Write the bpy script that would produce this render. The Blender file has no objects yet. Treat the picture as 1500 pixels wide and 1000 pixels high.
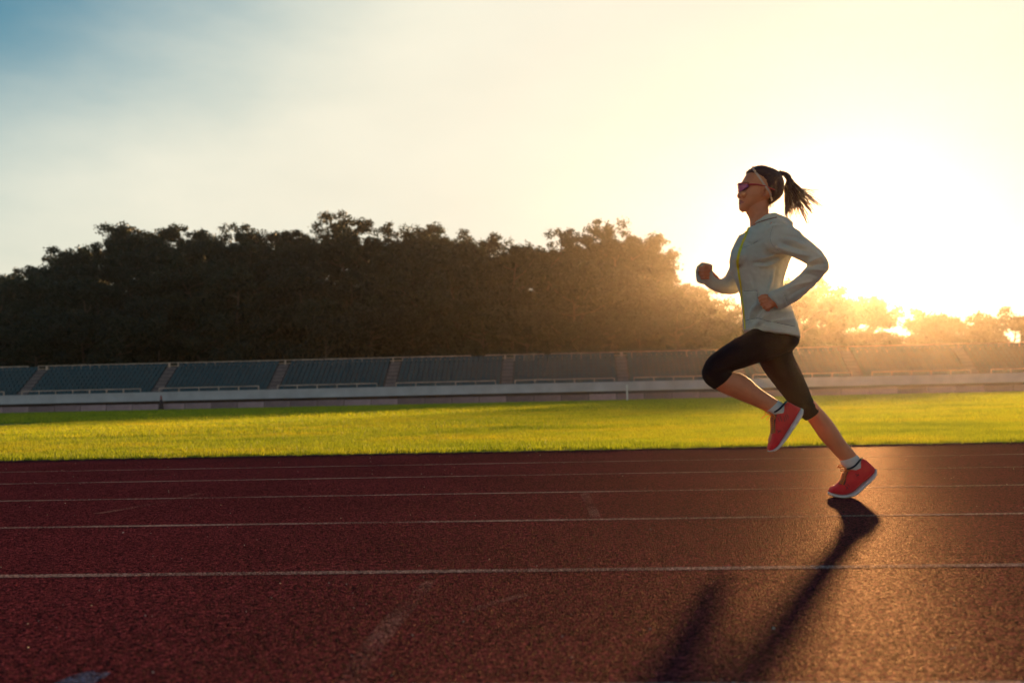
import bpy, bmesh, math, random
import numpy as np
from mathutils import Vector, Matrix, noise
from mathutils.bvhtree import BVHTree
from mathutils.kdtree import KDTree
R = math.radians
random.seed(7); np.random.seed(7)
sc = bpy.context.scene
COL = sc.collection

# ------------------------------------------------------------------ camera
FPX = 1479.0                       # focal length in pixels of a 1500 px wide picture
CAM_H, PITCH, ROLL, YAW = 0.525, R(3.1), R(1.246), R(3.5)
cam_d = bpy.data.cameras.new('camera'); cam = bpy.data.objects.new('camera', cam_d); COL.objects.link(cam)
sc.camera = cam
cam_d.sensor_width = 36.0; cam_d.lens = 36.0 * FPX / 1500.0
cam_d.clip_start = 0.05; cam_d.clip_end = 3000
fwd_h = Vector((-math.sin(YAW), math.cos(YAW), 0))
fwd = (fwd_h * math.cos(PITCH) + Vector((0, 0, 1)) * math.sin(PITCH)).normalized()
right0 = fwd.cross(Vector((0, 0, 1))).normalized(); up0 = right0.cross(fwd)
right = right0 * math.cos(ROLL) - up0 * math.sin(ROLL)
up = up0 * math.cos(ROLL) + right0 * math.sin(ROLL)
CAMP = Vector((0, 0, CAM_H))
M = Matrix((right, up, -fwd)).transposed().to_4x4(); M.translation = CAMP
cam.matrix_world = M
cam_d.dof.use_dof = True; cam_d.dof.focus_distance = 4.85; cam_d.dof.aperture_fstop = 3.5

# ------------------------------------------------------------------ sky, sun, exposure
SUN_AZ, SUN_EL = R(15.5), R(7.0)   # clockwise from +Y
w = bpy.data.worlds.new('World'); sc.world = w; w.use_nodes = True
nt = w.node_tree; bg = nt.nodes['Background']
sky = nt.nodes.new('ShaderNodeTexSky'); sky.sky_type = 'NISHITA'; sky.sun_disc = False
sky.sun_elevation = SUN_EL; sky.sun_rotation = SUN_AZ
sky.altitude = 0; sky.air_density = 1.0; sky.dust_density = 1.5; sky.ozone_density = 1.0
def wn(kind, **kw):
    n = nt.nodes.new(kind)
    for k, v in kw.items(): setattr(n, k, v)
    return n
def wmath(op, a, b=None, c=None):
    n = wn('ShaderNodeMath', operation=op)
    for i, q in enumerate((a, b, c)):
        if q is None: continue
        if isinstance(q, (int, float)): n.inputs[i].default_value = q
        else: nt.links.new(q, n.inputs[i])
    return n.outputs[0]
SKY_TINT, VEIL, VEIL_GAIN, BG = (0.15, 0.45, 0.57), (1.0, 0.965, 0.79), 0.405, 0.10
sun_dir = Vector((math.sin(SUN_AZ) * math.cos(SUN_EL), math.cos(SUN_AZ) * math.cos(SUN_EL), math.sin(SUN_EL)))
wtc = wn('ShaderNodeTexCoord'); wsep = wn('ShaderNodeSeparateXYZ'); nt.links.new(wtc.outputs['Generated'], wsep.inputs[0])
wdot = wn('ShaderNodeVectorMath', operation='DOT_PRODUCT'); nt.links.new(wtc.outputs['Generated'], wdot.inputs[0]); wdot.inputs[1].default_value = sun_dir
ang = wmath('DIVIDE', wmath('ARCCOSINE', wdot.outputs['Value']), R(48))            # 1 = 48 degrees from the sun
elv = wmath('DIVIDE', wmath('ARCSINE', wmath('MAXIMUM', wsep.outputs[2], 0.0)), R(21))
wmap = wn('ShaderNodeMapping'); wmap.inputs['Scale'].default_value = (1.0, 1.0, 2.6); nt.links.new(wtc.outputs['Generated'], wmap.inputs[0])
wno = wn('ShaderNodeTexNoise'); wno.inputs['Scale'].default_value = 4.5; wno.inputs['Detail'].default_value = 7; wno.inputs['Roughness'].default_value = 0.55
nt.links.new(wmap.outputs[0], wno.inputs['Vector'])
u_ = wmath('MULTIPLY', wmath('POWER', elv, 0.7), wmath('POWER', wmath('MINIMUM', ang, 1.02), 1.3))  # angle cap carries the veil round behind the camera as added warm fill
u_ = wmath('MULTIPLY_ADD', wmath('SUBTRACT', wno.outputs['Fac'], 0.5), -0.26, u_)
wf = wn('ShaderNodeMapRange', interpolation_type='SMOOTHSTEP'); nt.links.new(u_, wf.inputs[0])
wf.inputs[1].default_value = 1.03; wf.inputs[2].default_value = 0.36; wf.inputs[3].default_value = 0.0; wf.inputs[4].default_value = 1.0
# thin bright cloud veil, kept bright behind the camera as fill for the runner
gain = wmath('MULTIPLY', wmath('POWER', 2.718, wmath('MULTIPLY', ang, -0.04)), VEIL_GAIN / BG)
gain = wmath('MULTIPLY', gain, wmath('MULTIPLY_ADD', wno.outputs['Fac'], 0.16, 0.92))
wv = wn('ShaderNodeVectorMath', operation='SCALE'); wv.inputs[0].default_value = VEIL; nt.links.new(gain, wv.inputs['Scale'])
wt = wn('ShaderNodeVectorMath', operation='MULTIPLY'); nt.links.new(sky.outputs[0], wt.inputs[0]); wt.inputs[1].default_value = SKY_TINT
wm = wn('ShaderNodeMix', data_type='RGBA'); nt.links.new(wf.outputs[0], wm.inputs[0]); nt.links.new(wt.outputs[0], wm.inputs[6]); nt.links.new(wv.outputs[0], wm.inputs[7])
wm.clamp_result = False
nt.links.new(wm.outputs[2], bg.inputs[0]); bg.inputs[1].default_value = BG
sun_d = bpy.data.lights.new('sun', 'SUN'); sun_o = bpy.data.objects.new('sun', sun_d); COL.objects.link(sun_o)
sun_d.energy = 5.0; sun_d.angle = R(2.0); sun_d.color = (1.0, 0.56, 0.22)
sun_o.rotation_euler = sun_dir.to_track_quat('Z', 'Y').to_euler(); sun_o.location = sun_dir * 60
vs = sc.view_settings
vs.view_transform = 'Standard'; vs.look = 'None'; vs.gamma = 1; vs.use_curve_mapping = False; vs.exposure = 1.18
sc.render.engine = 'CYCLES'
cy = sc.cycles
cy.use_denoising = True; cy.max_bounces = 6; cy.diffuse_bounces = 3; cy.glossy_bounces = 3
cy.transmission_bounces = 4; cy.volume_bounces = 1; cy.transparent_max_bounces = 8
cy.sample_clamp_indirect = 4.0

# ------------------------------------------------------------------ helpers
def ray(px, py):
    return (fwd + right * ((px - 750) / FPX) + up * ((500 - py) / FPX))
def at_dist(px, py, d):            # point seen at the pixel, d metres ahead (measured level)
    r = ray(px, py); return CAMP + r * (d / r.dot(fwd_h))
def at_y(px, py, Y):
    r = ray(px, py); return CAMP + r * (Y / r.y)
def at_z(px, py, z):
    r = ray(px, py); return CAMP + r * ((z - CAM_H) / r.z)
CP = np.array(CAMP); RN, UN, FN = np.array(right), np.array(up), np.array(fwd)
def project(co):                   # numpy (n,3) -> pixels
    q = co - CP; d = q @ FN
    return 750 + FPX * (q @ RN) / d, 500 - FPX * (q @ UN) / d

def tag(o, label=None, cat=None, group=None, kind=None):
    if label: o['label'] = label
    if cat: o['category'] = cat
    if group: o['group'] = group
    if kind: o['kind'] = kind
    return o
def empty(name, loc=(0, 0, 0), rz=0.0):
    o = bpy.data.objects.new(name, None); COL.objects.link(o); o.location = loc; o.rotation_euler = (0, 0, rz)
    o.empty_display_size = 0.2
    return o
def link(name, me, mat=None, parent=None, smooth=False):
    o = bpy.data.objects.new(name, me); COL.objects.link(o)
    if mat is not None:
        for m_ in (mat if isinstance(mat, (list, tuple)) else [mat]): me.materials.append(m_)
    if smooth: me.polygons.foreach_set('use_smooth', [True] * len(me.polygons))
    if parent is not None:
        o.parent = parent
        o.matrix_parent_inverse = Matrix.Translation(parent.location).inverted() if parent.parent is None and not any(parent.rotation_euler) else Matrix()
    return o
class MB:
    def __init__(s): s.v = []; s.f = []; s.m = []
    def add(s, v, f, mi=0):
        b = len(s.v); s.v += [tuple(p) for p in v]; s.f += [tuple(i + b for i in q) for q in f]; s.m += [mi] * len(f)
        return s
    def box(s, x0, x1, y0, y1, z0, z1, mi=0):
        v = [(x0, y0, z0), (x1, y0, z0), (x1, y1, z0), (x0, y1, z0), (x0, y0, z1), (x1, y0, z1), (x1, y1, z1), (x0, y1, z1)]
        return s.add(v, [(0, 3, 2, 1), (4, 5, 6, 7), (0, 1, 5, 4), (1, 2, 6, 5), (2, 3, 7, 6), (3, 0, 4, 7)], mi)
    def tube(s, pts, rad, n=8, mi=0):
        pts = [Vector(p) for p in pts]; k = len(pts)
        if not isinstance(rad, (list, tuple)): rad = [rad] * k
        vs_, fs = [], []
        ref = None
        for i, p in enumerate(pts):
            t = (pts[min(i + 1, k - 1)] - pts[max(i - 1, 0)])
            t = t.normalized() if t.length > 1e-9 else Vector((0, 0, 1))
            if ref is None or abs(ref.dot(t)) > 0.95: ref = Vector((0, 0, 1)) if abs(t.z) < 0.8 else Vector((1, 0, 0))
            a = ref - t * ref.dot(t); a.normalize(); b = t.cross(a); ref = a
            for j in range(n):
                th = 2 * math.pi * j / n
                vs_.append(p + (a * math.cos(th) + b * math.sin(th)) * rad[i])
        for i in range(k - 1):
            for j in range(n):
                j2 = (j + 1) % n
                fs.append((i * n + j, i * n + j2, (i + 1) * n + j2, (i + 1) * n + j))
        fs.append(tuple(range(n - 1, -1, -1))); fs.append(tuple((k - 1) * n + j for j in range(n)))
        return s.add(vs_, fs, mi)
    def mesh(s, name):
        me = bpy.data.meshes.new(name); me.from_pydata(s.v, [], s.f); me.update()
        if any(s.m): me.polygons.foreach_set('material_index', s.m)
        return me
    def build(s, name, mat, parent=None, smooth=False):
        return link(name, s.mesh(name), mat, parent, smooth)

# ------------------------------------------------------------------ materials
def new_mat(name):
    m = bpy.data.materials.new(name); m.use_nodes = True
    return m, m.node_tree, m.node_tree.nodes['Principled BSDF']
def N(t, kind, **kw):
    n = t.nodes.new(kind)
    for k, v in kw.items():
        if hasattr(n, k): setattr(n, k, v)
        else: n.inputs[k].default_value = v
    return n
def ramp(t, fac, stops):
    r = t.nodes.new('ShaderNodeValToRGB'); e = r.color_ramp.elements
    while len(e) < len(stops): e.new(0.5)
    for i, (p, c) in enumerate(stops):
        e[i].position = p; e[i].color = (*c, 1) if len(c) == 3 else c
    t.links.new(fac, r.inputs[0]); return r
def simple(name, col, rough=0.7, var=0.15, scale=8.0, bump=0.0, bscale=60.0, spec=0.4, coord='Object', rand=0.0, stretch=None):
    m, t, p = new_mat(name)
    tc = N(t, 'ShaderNodeTexCoord'); src = tc.outputs[coord]
    if stretch:
        mp = N(t, 'ShaderNodeMapping'); mp.inputs['Scale'].default_value = stretch; t.links.new(src, mp.inputs[0]); src = mp.outputs[0]
    n = N(t, 'ShaderNodeTexNoise'); n.inputs['Scale'].default_value = scale; n.inputs['Detail'].default_value = 5
    t.links.new(src, n.inputs['Vector'])
    lo = tuple(c * (1 - var) for c in col); hi = tuple(min(1, c * (1 + var)) for c in col)
    r = ramp(t, n.outputs['Fac'], [(0.3, lo), (0.7, hi)])
    out = r.outputs[0]
    if rand:
        oi = N(t, 'ShaderNodeObjectInfo'); mr = N(t, 'ShaderNodeMapRange'); mr.inputs[3].default_value = 1 - rand; mr.inputs[4].default_value = 1 + rand
        t.links.new(oi.outputs['Random'], mr.inputs[0])
        mx = N(t, 'ShaderNodeMix', data_type='RGBA', blend_type='MULTIPLY'); mx.inputs[0].default_value = 1
        t.links.new(out, mx.inputs[6]); t.links.new(mr.outputs[0], mx.inputs[7]); out = mx.outputs[2]
    t.links.new(out, p.inputs['Base Color'])
    p.inputs['Roughness'].default_value = rough; p.inputs['Specular IOR Level'].default_value = spec
    if bump:
        b = N(t, 'ShaderNodeTexNoise'); b.inputs['Scale'].default_value = bscale; b.inputs['Detail'].default_value = 4
        t.links.new(src, b.inputs['Vector'])
        bp = N(t, 'ShaderNodeBump'); bp.inputs['Strength'].default_value = bump; bp.inputs['Distance'].default_value = 0.01
        t.links.new(b.outputs['Fac'], bp.inputs['Height']); t.links.new(bp.outputs[0], p.inputs['Normal'])
    return m

def track_nodes(t, p, hi_col, lo_col):
    tc = N(t, 'ShaderNodeTexCoord')
    v = N(t, 'ShaderNodeTexVoronoi'); v.inputs['Scale'].default_value = 165; t.links.new(tc.outputs['Object'], v.inputs['Vector'])
    n1 = N(t, 'ShaderNodeTexNoise'); n1.inputs['Scale'].default_value = 320; n1.inputs['Detail'].default_value = 3; t.links.new(tc.outputs['Object'], n1.inputs['Vector'])
    n2 = N(t, 'ShaderNodeTexNoise'); n2.inputs['Scale'].default_value = 0.9; n2.inputs['Detail'].default_value = 6; t.links.new(tc.outputs['Object'], n2.inputs['Vector'])
    n3 = N(t, 'ShaderNodeTexNoise'); n3.inputs['Scale'].default_value = 45; n3.inputs['Detail'].default_value = 4; t.links.new(tc.outputs['Object'], n3.inputs['Vector'])
    sep = N(t, 'ShaderNodeSeparateColor'); t.links.new(v.outputs['Color'], sep.inputs[0])
    r = ramp(t, sep.outputs[0], [(0.0, lo_col), (0.30, lo_col), (0.5, tuple(0.6 * a + 0.4 * b for a, b in zip(hi_col, lo_col))), (0.85, hi_col), (1.0, tuple(min(1, c * 2.2) for c in hi_col))])
    r2 = ramp(t, n2.outputs['Fac'], [(0.3, (0.8, 0.8, 0.8)), (0.7, (1.15, 1.1, 1.1))])
    mx = N(t, 'ShaderNodeMix', data_type='RGBA', blend_type='MULTIPLY'); mx.inputs[0].default_value = 1
    t.links.new(r.outputs[0], mx.inputs[6]); t.links.new(r2.outputs[0], mx.inputs[7])
    t.links.new(mx.outputs[2], p.inputs['Base Color'])
    a1 = N(t, 'ShaderNodeMath', operation='MULTIPLY'); a1.inputs[1].default_value = -1.0; t.links.new(v.outputs['Distance'], a1.inputs[0])
    a2 = N(t, 'ShaderNodeMath', operation='ADD'); t.links.new(a1.outputs[0], a2.inputs[0]); t.links.new(n1.outputs['Fac'], a2.inputs[1])
    a3 = N(t, 'ShaderNodeMath', operation='MULTIPLY_ADD'); a3.inputs[1].default_value = 1.2; t.links.new(n3.outputs['Fac'], a3.inputs[0]); t.links.new(a2.outputs[0], a3.inputs[2])
    bp = N(t, 'ShaderNodeBump'); bp.inputs['Strength'].default_value = 1.0; bp.inputs['Distance'].default_value = 0.0045
    t.links.new(a3.outputs[0], bp.inputs['Height']); t.links.new(bp.outputs[0], p.inputs['Normal'])
    # matt rubber with a few shiny granule faces
    df = N(t, 'ShaderNodeBsdfDiffuse'); df.inputs['Roughness'].default_value = 0.5; gl_ = N(t, 'ShaderNodeBsdfGlossy'); gl_.inputs['Roughness'].default_value = 0.38; gl_.inputs[0].default_value = (1, 0.75, 0.6, 1)
    t.links.new(mx.outputs[2], df.inputs[0]); t.links.new(bp.outputs[0], df.inputs['Normal']); t.links.new(bp.outputs[0], gl_.inputs['Normal'])
    sh = ramp(t, sep.outputs[1], [(0.0, (0.002,) * 3), (0.7, (0.008,) * 3), (1.0, (0.014,) * 3)]); ms = N(t, 'ShaderNodeMixShader'); t.links.new(sh.outputs[0], ms.inputs[0])
    t.links.new(df.outputs[0], ms.inputs[1]); t.links.new(gl_.outputs[0], ms.inputs[2])
    tp = N(t, 'ShaderNodeBsdfTransparent'); ma = N(t, 'ShaderNodeMixShader'); ma.inputs[0].default_value = 1.0; ma.name = 'cover'
    t.links.new(tp.outputs[0], ma.inputs[1]); t.links.new(ms.outputs[0], ma.inputs[2]); t.links.new(ma.outputs[0], t.nodes['Material Output'].inputs['Surface'])
    return tc
mat_track, t_, p_ = new_mat('red_rubber_track'); track_nodes(t_, p_, (0.18, 0.033, 0.044), (0.015, 0.003, 0.010))

def paint_mat(name, col, cover, scale=70):
    m, t, p = new_mat(name); tc = track_nodes(t, p, col, tuple(c * 0.6 for c in col))
    n = N(t, 'ShaderNodeTexNoise'); n.inputs['Scale'].default_value = scale; n.inputs['Detail'].default_value = 6; n.inputs['Roughness'].default_value = 0.7
    n2 = N(t, 'ShaderNodeTexNoise'); n2.inputs['Scale'].default_value = 1.7; n2.inputs['Detail'].default_value = 3
    for q in (n, n2): t.links.new(tc.outputs['Object'], q.inputs['Vector'])
    ad = N(t, 'ShaderNodeMath', operation='MULTIPLY_ADD'); ad.inputs[1].default_value = 0.35; t.links.new(n2.outputs['Fac'], ad.inputs[0]); t.links.new(n.outputs['Fac'], ad.inputs[2])
    c = 0.675 + (0.5 - cover) * 0.35
    rp = ramp(t, ad.outputs[0], [(c - 0.05, (0, 0, 0)), (c + 0.05, (1, 1, 1))])
    t.links.new(rp.outputs[0], t.nodes['cover'].inputs[0])
    return m
mat_line = paint_mat('worn_white_line_paint', (0.46, 0.34, 0.32), 0.56, 190)
mat_scuff = paint_mat('faded_chalk_scuff', (0.38, 0.18, 0.17), 0.40, 150)
mat_bluemark = paint_mat('worn_blue_paint', (0.10, 0.12, 0.22), 0.60, 40)

def leaf_mat(name, col, trans, tint):
    m, t, p = new_mat(name)
    oi = N(t, 'ShaderNodeObjectInfo'); geo = N(t, 'ShaderNodeNewGeometry')
    ad = N(t, 'ShaderNodeMath', operation='ADD'); t.links.new(oi.outputs['Random'], ad.inputs[0]); t.links.new(geo.outputs['Random Per Island'], ad.inputs[1])
    ml = N(t, 'ShaderNodeMath', operation='MULTIPLY'); ml.inputs[1].default_value = 0.5; t.links.new(ad.outputs[0], ml.inputs[0])
    r = ramp(t, ml.outputs[0], [(0.1, tuple(c * 0.65 for c in col)), (0.5, col), (0.9, tuple(c * k for c, k in zip(col, (1.6, 1.4, 1.1))))])
    t.links.new(r.outputs[0], p.inputs['Base Color']); p.inputs['Roughness'].default_value = 0.55; p.inputs['Specular IOR Level'].default_value = 0.3
    tr = N(t, 'ShaderNodeBsdfTranslucent'); mt = N(t, 'ShaderNodeMix', data_type='RGBA', blend_type='MULTIPLY'); mt.inputs[0].default_value = 1
    t.links.new(r.outputs[0], mt.inputs[6]); mt.inputs[7].default_value = (*tint, 1); t.links.new(mt.outputs[2], tr.inputs[0])
    mx = N(t, 'ShaderNodeMixShader'); mx.inputs[0].default_value = trans
    t.links.new(p.outputs[0], mx.inputs[1]); t.links.new(tr.outputs[0], mx.inputs[2])
    t.links.new(mx.outputs[0], t.nodes['Material Output'].inputs['Surface'])
    return m
mat_leaf = leaf_mat('tree_leaves', (0.014, 0.025, 0.0135), 0.40, (1.5, 1.3, 0.6))
mat_grassblade = leaf_mat('grass_blades', (0.175, 0.225, 0.032), 0.62, (1.75, 1.75, 0.6))
_t = mat_grassblade.node_tree; _g = N(_t, 'ShaderNodeNewGeometry'); _mp = N(_t, 'ShaderNodeMapping'); _mp.inputs['Scale'].default_value = (0.35, 0.55, 0); _t.links.new(_g.outputs['Position'], _mp.inputs[0])
_n = N(_t, 'ShaderNodeTexNoise'); _n.inputs['Scale'].default_value = 1.0; _n.inputs['Detail'].default_value = 6; _n.inputs['Roughness'].default_value = 0.65; _t.links.new(_mp.outputs[0], _n.inputs['Vector'])
_r = ramp(_t, _n.outputs['Fac'], [(0.28, (0.50, 0.62, 0.6)), (0.48, (1, 1, 1)), (0.70, (1.55, 1.10, 1.1))])
for _src in [n for n in _t.nodes if n.type == 'VALTORGB' and n != _r]:
    for l in list(_src.outputs[0].links):
        mx_ = N(_t, 'ShaderNodeMix', data_type='RGBA', blend_type='MULTIPLY'); mx_.inputs[0].default_value = 1; to_ = l.to_socket
        _t.links.new(_src.outputs[0], mx_.inputs[6]); _t.links.new(_r.outputs[0], mx_.inputs[7]); _t.links.new(mx_.outputs[2], to_)
mat_turf = simple('infield_turf', (0.18, 0.21, 0.035), 0.9, 0.35, 0.5, 0.8, 30, 0.1)
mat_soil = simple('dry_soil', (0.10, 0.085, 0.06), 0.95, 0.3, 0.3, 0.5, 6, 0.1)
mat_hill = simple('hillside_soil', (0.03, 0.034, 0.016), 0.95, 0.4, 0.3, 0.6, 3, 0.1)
mat_edge = simple('track_edging', (0.11, 0.04, 0.035), 0.9, 0.4, 6, 0.6, 60, 0.2)
mat_bark = simple('bark', (0.09, 0.065, 0.045), 0.9, 0.35, 3, 0.8, 12, 0.2)
mat_fartrack = simple('far_track_surface', (0.16, 0.055, 0.05), 0.8, 0.2, 0.6, 0.4, 40, 0.25)
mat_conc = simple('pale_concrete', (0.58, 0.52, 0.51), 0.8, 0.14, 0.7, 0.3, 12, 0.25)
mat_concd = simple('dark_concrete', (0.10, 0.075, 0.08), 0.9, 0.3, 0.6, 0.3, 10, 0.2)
mat_steps = simple('stair_concrete', (0.23, 0.17, 0.17), 0.85, 0.2, 1.5, 0.3, 10, 0.2)
mat_seat = simple('teal_plastic_seat', (0.008, 0.045, 0.062), 0.45, 0.25, 0.8, 0, 1, 0.5)
mat_rail = simple('painted_rail', (0.66, 0.42, 0.30), 0.5, 0.3, 1.2, 0, 1, 0.5)
mat_wallp = simple('pinkish_wall_panel', (0.40, 0.25, 0.25), 0.8, 0.25, 0.8, 0.2, 10, 0.3, rand=0.35)
mat_white = simple('white_paint', (0.78, 0.76, 0.72), 0.5, 0.08, 4)
mat_grit = simple('pale_grit', (0.55, 0.42, 0.34), 0.7, 0.4, 3, 0, 1, 0.4)

# ------------------------------------------------------------------ ground, track, infield
def sheet(name, x0, x1, y0, y1, z, mat, nx=1, ny=1):
    m = MB()
    for i in range(nx + 1):
        for j in range(ny + 1): m.v.append((x0 + (x1 - x0) * i / nx, y0 + (y1 - y0) * j / ny, z))
    for i in range(nx):
        for j in range(ny):
            a = i * (ny + 1) + j; m.f.append((a, a + ny + 1, a + ny + 2, a + 1)); m.m.append(0)
    return tag(m.build(name, mat), kind='structure')
GX = 420
EDGE_Y, FAR_Y = 9.50, 78.0
sheet('ground', -GX, GX, -120, 480, -0.012, mat_soil)
sheet('running_track', -160, 160, -14, EDGE_Y, 0.0, mat_track)
sheet('far_running_track', -160, 160, FAR_Y, 92.0, 0.0, mat_fartrack)
sheet('infield', -160, 160, EDGE_Y, FAR_Y, 0.004, mat_turf)
m = MB(); m.box(-160, 160, EDGE_Y - 0.03, EDGE_Y + 0.02, -0.01, 0.010); tag(m.build('track_edging', mat_edge), kind='structure')
for i in range(6):
    y = 3.07 + (i - 1) * 1.22
    sheet('lane_line', -160, 160, y - 0.025, y + 0.025, 0.0015, mat_line)

def strip_px(name, pts, wid, mat, z):
    P = [at_z(x, y, z) for x, y in pts]; m = MB(); k = len(P)
    for i, p in enumerate(P):
        t = (P[min(i + 1, k - 1)] - P[max(i - 1, 0)]).normalized(); s = Vector((-t.y, t.x, 0))
        ww = wid[i] if isinstance(wid, (list, tuple)) else wid
        m.v += [tuple(p - s * ww / 2), tuple(p + s * ww / 2)]
    for i in range(k - 1): m.f.append((2 * i, 2 * i + 1, 2 * i + 3, 2 * i + 2)); m.m.append(0)
    return tag(m.build(name, mat), kind='structure')
strip_px('scuff_mark', [(630, 850), (612, 872), (588, 895), (562, 925), (540, 955), (522, 985), (512, 1010)], [.03, .05, .055, .055, .055, .05, .05], mat_scuff, 0.0017)
strip_px('scuff_mark', [(856, 722), (862, 735), (869, 748), (872, 757)], 0.045, mat_scuff, 0.0017)
strip_px('scuff_mark', [(292, 722), (240, 734), (190, 744), (140, 752)], 0.05, mat_scuff, 0.0017)
strip_px('scuff_mark', [(690, 893), (730, 880), (770, 870)], 0.03, mat_scuff, 0.0017)
strip_px('paint_mark', [(146, 983), (130, 990), (112, 998), (96, 1010)], [.05, .075, .08, .07], mat_bluemark, 0.0017)

# loose grit on the track: uncountable specks
g = MB(); rg = random.Random(3)
for i in range(240):
    d = 1.7 + 7.5 * rg.random() ** 1.6
    x = (rg.random() - 0.5) * d * 1.15; s = rg.uniform(0.0010, 0.0022) * (1 + 0.12 * d)
    if rg.random() < 0.06: s *= 1.8
    c = Vector((x - 0.06 * d, d, s * 0.5)); th = rg.uniform(0, 6.28)
    vv = [c + Vector((math.cos(th + k * 2.09) * s * rg.uniform(.7, 1.3), math.sin(th + k * 2.09) * s * rg.uniform(.7, 1.3), -s * .4)) for k in range(3)] + [c + Vector((0, 0, s * .7))]
    g.add(vv, [(0, 1, 3), (1, 2, 3), (2, 0, 3), (2, 1, 0)])
tag(g.build('loose_grit', mat_grit), kind='stuff')

# ------------------------------------------------------------------ grass (stuff)
def grass_tuft(name, nb, h, spread, wid):
    m = MB(); r = random.Random(nb)
    for i in range(nb):
        a = r.uniform(0, 6.28); q = spread * math.sqrt(r.random()); bx, by = q * math.cos(a), q * math.sin(a)
        hh = h * r.uniform(0.5, 1.15); la = r.uniform(0, 6.28); ln = hh * r.uniform(0.1, 0.7)
        wa = r.uniform(0, 6.28); wx, wy = math.cos(wa) * wid / 2, math.sin(wa) * wid / 2
        mx, my = bx + math.cos(la) * ln * .35, by + math.sin(la) * ln * .35
        tx, ty = bx + math.cos(la) * ln, by + math.sin(la) * ln
        m.add([(bx - wx, by - wy, 0), (bx + wx, by + wy, 0), (mx + wx * .8, my + wy * .8, hh * .6), (mx - wx * .8, my - wy * .8, hh * .6), (tx, ty, hh)], [(0, 1, 2, 3), (3, 2, 4)])
    me = m.mesh(name); me.materials.append(mat_grassblade)
    return me
def scatter(name, x0, x1, y0, y1, dens, me, smin, smax, seed):
    """tufts copied over a strip by a geometry-nodes modifier"""
    m = MB(); m.add([(x0, y0, 0.004), (x1, y0, 0.004), (x1, y1, 0.004), (x0, y1, 0.004)], [(0, 1, 2, 3)])
    o = m.build(name, mat_grassblade); tag(o, kind='stuff')
    tuft = bpy.data.objects.new('grass_tuft_source', me)
    ng = bpy.data.node_groups.new(name, 'GeometryNodeTree')
    ng.interface.new_socket('Geometry', in_out='INPUT', socket_type='NodeSocketGeometry')
    ng.interface.new_socket('Geometry', in_out='OUTPUT', socket_type='NodeSocketGeometry')
    gi, go = ng.nodes.new('NodeGroupInput'), ng.nodes.new('NodeGroupOutput')
    dp = ng.nodes.new('GeometryNodeDistributePointsOnFaces'); dp.inputs['Density'].default_value = dens; dp.inputs['Seed'].default_value = seed
    # patchy density
    nz = ng.nodes.new('ShaderNodeTexNoise'); nz.inputs['Scale'].default_value = 0.8; nz.inputs['Detail'].default_value = 4
    mp = ng.nodes.new('ShaderNodeMapRange'); mp.inputs[1].default_value = 0.3; mp.inputs[2].default_value = 0.62; mp.inputs[3].default_value = dens * 0.35; mp.inputs[4].default_value = dens * 1.2
    ng.links.new(nz.outputs[0], mp.inputs[0]); ng.links.new(mp.outputs[0], dp.inputs['Density'])
    oi = ng.nodes.new('GeometryNodeObjectInfo'); oi.inputs[0].default_value = tuft; oi.inputs['As Instance'].default_value = True
    ip = ng.nodes.new('GeometryNodeInstanceOnPoints')
    rv = ng.nodes.new('FunctionNodeRandomValue'); rv.data_type = 'FLOAT'; rv.inputs[2].default_value = smin; rv.inputs[3].default_value = smax
    rr = ng.nodes.new('FunctionNodeRandomValue'); rr.data_type = 'FLOAT_VECTOR'; rr.inputs[0].default_value = (-.15, -.15, 0); rr.inputs[1].default_value = (.15, .15, 6.28)
    ng.links.new(gi.outputs[0], dp.inputs[0]); ng.links.new(dp.outputs['Points'], ip.inputs['Points']); ng.links.new(oi.outputs['Geometry'], ip.inputs['Instance'])
    ng.links.new(rv.outputs[1], ip.inputs['Scale']); ng.links.new(rr.outputs[0], ip.inputs['Rotation'])
    ng.links.new(ip.outputs[0], go.inputs[0])
    md = o.modifiers.new('scatter', 'NODES'); md.node_group = ng
    return o
tuftA = grass_tuft('grass_tuft_near', 12, 0.045, 0.045, 0.0042)
tuftB = grass_tuft('grass_tuft_mid', 14, 0.055, 0.10, 0.008)
tuftC = grass_tuft('grass_tuft_far', 16, 0.07, 0.28, 0.02)
scatter('grass', -9, 9, EDGE_Y + 0.02, 15, 420, tuftA, 0.7, 1.5, 1)
scatter('grass', -9, 9, EDGE_Y - 0.05, EDGE_Y + 0.06, 260, tuftA, 0.35, 0.95, 5)
scatter('grass', -15, 15, 15, 30, 110, tuftB, 0.7, 1.4, 2)
scatter('grass', -45, 45, 30, FAR_Y, 18, tuftC, 0.7, 1.4, 3)

# ------------------------------------------------------------------ grandstand
SX0, SX1 = -82.0, 78.0
YF = 94.0                          # front of the seating
ROWS, RISE, TREAD = 8, 0.36, 0.55
ZS = 1.45                          # first row platform
stand = empty('grandstand', (0, YF, 0))
tag(stand, 'long low stadium grandstand with rows of dark teal seats beyond the infield', 'grandstand')
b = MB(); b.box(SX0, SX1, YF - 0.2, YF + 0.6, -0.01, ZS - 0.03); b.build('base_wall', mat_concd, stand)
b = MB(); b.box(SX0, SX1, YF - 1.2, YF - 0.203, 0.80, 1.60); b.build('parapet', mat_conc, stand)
b = MB(); b.box(SX0, SX1, YF - 1.24, YF - 1.203, 1.50, 1.64); b.build('parapet_coping', mat_conc, stand)
b = MB()
for r in range(ROWS):
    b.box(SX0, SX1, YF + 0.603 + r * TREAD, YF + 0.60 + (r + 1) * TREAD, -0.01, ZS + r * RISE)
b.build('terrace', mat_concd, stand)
ytop = YF + 0.6 + ROWS * TREAD; ztop = ZS + (ROWS - 1) * RISE
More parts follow.
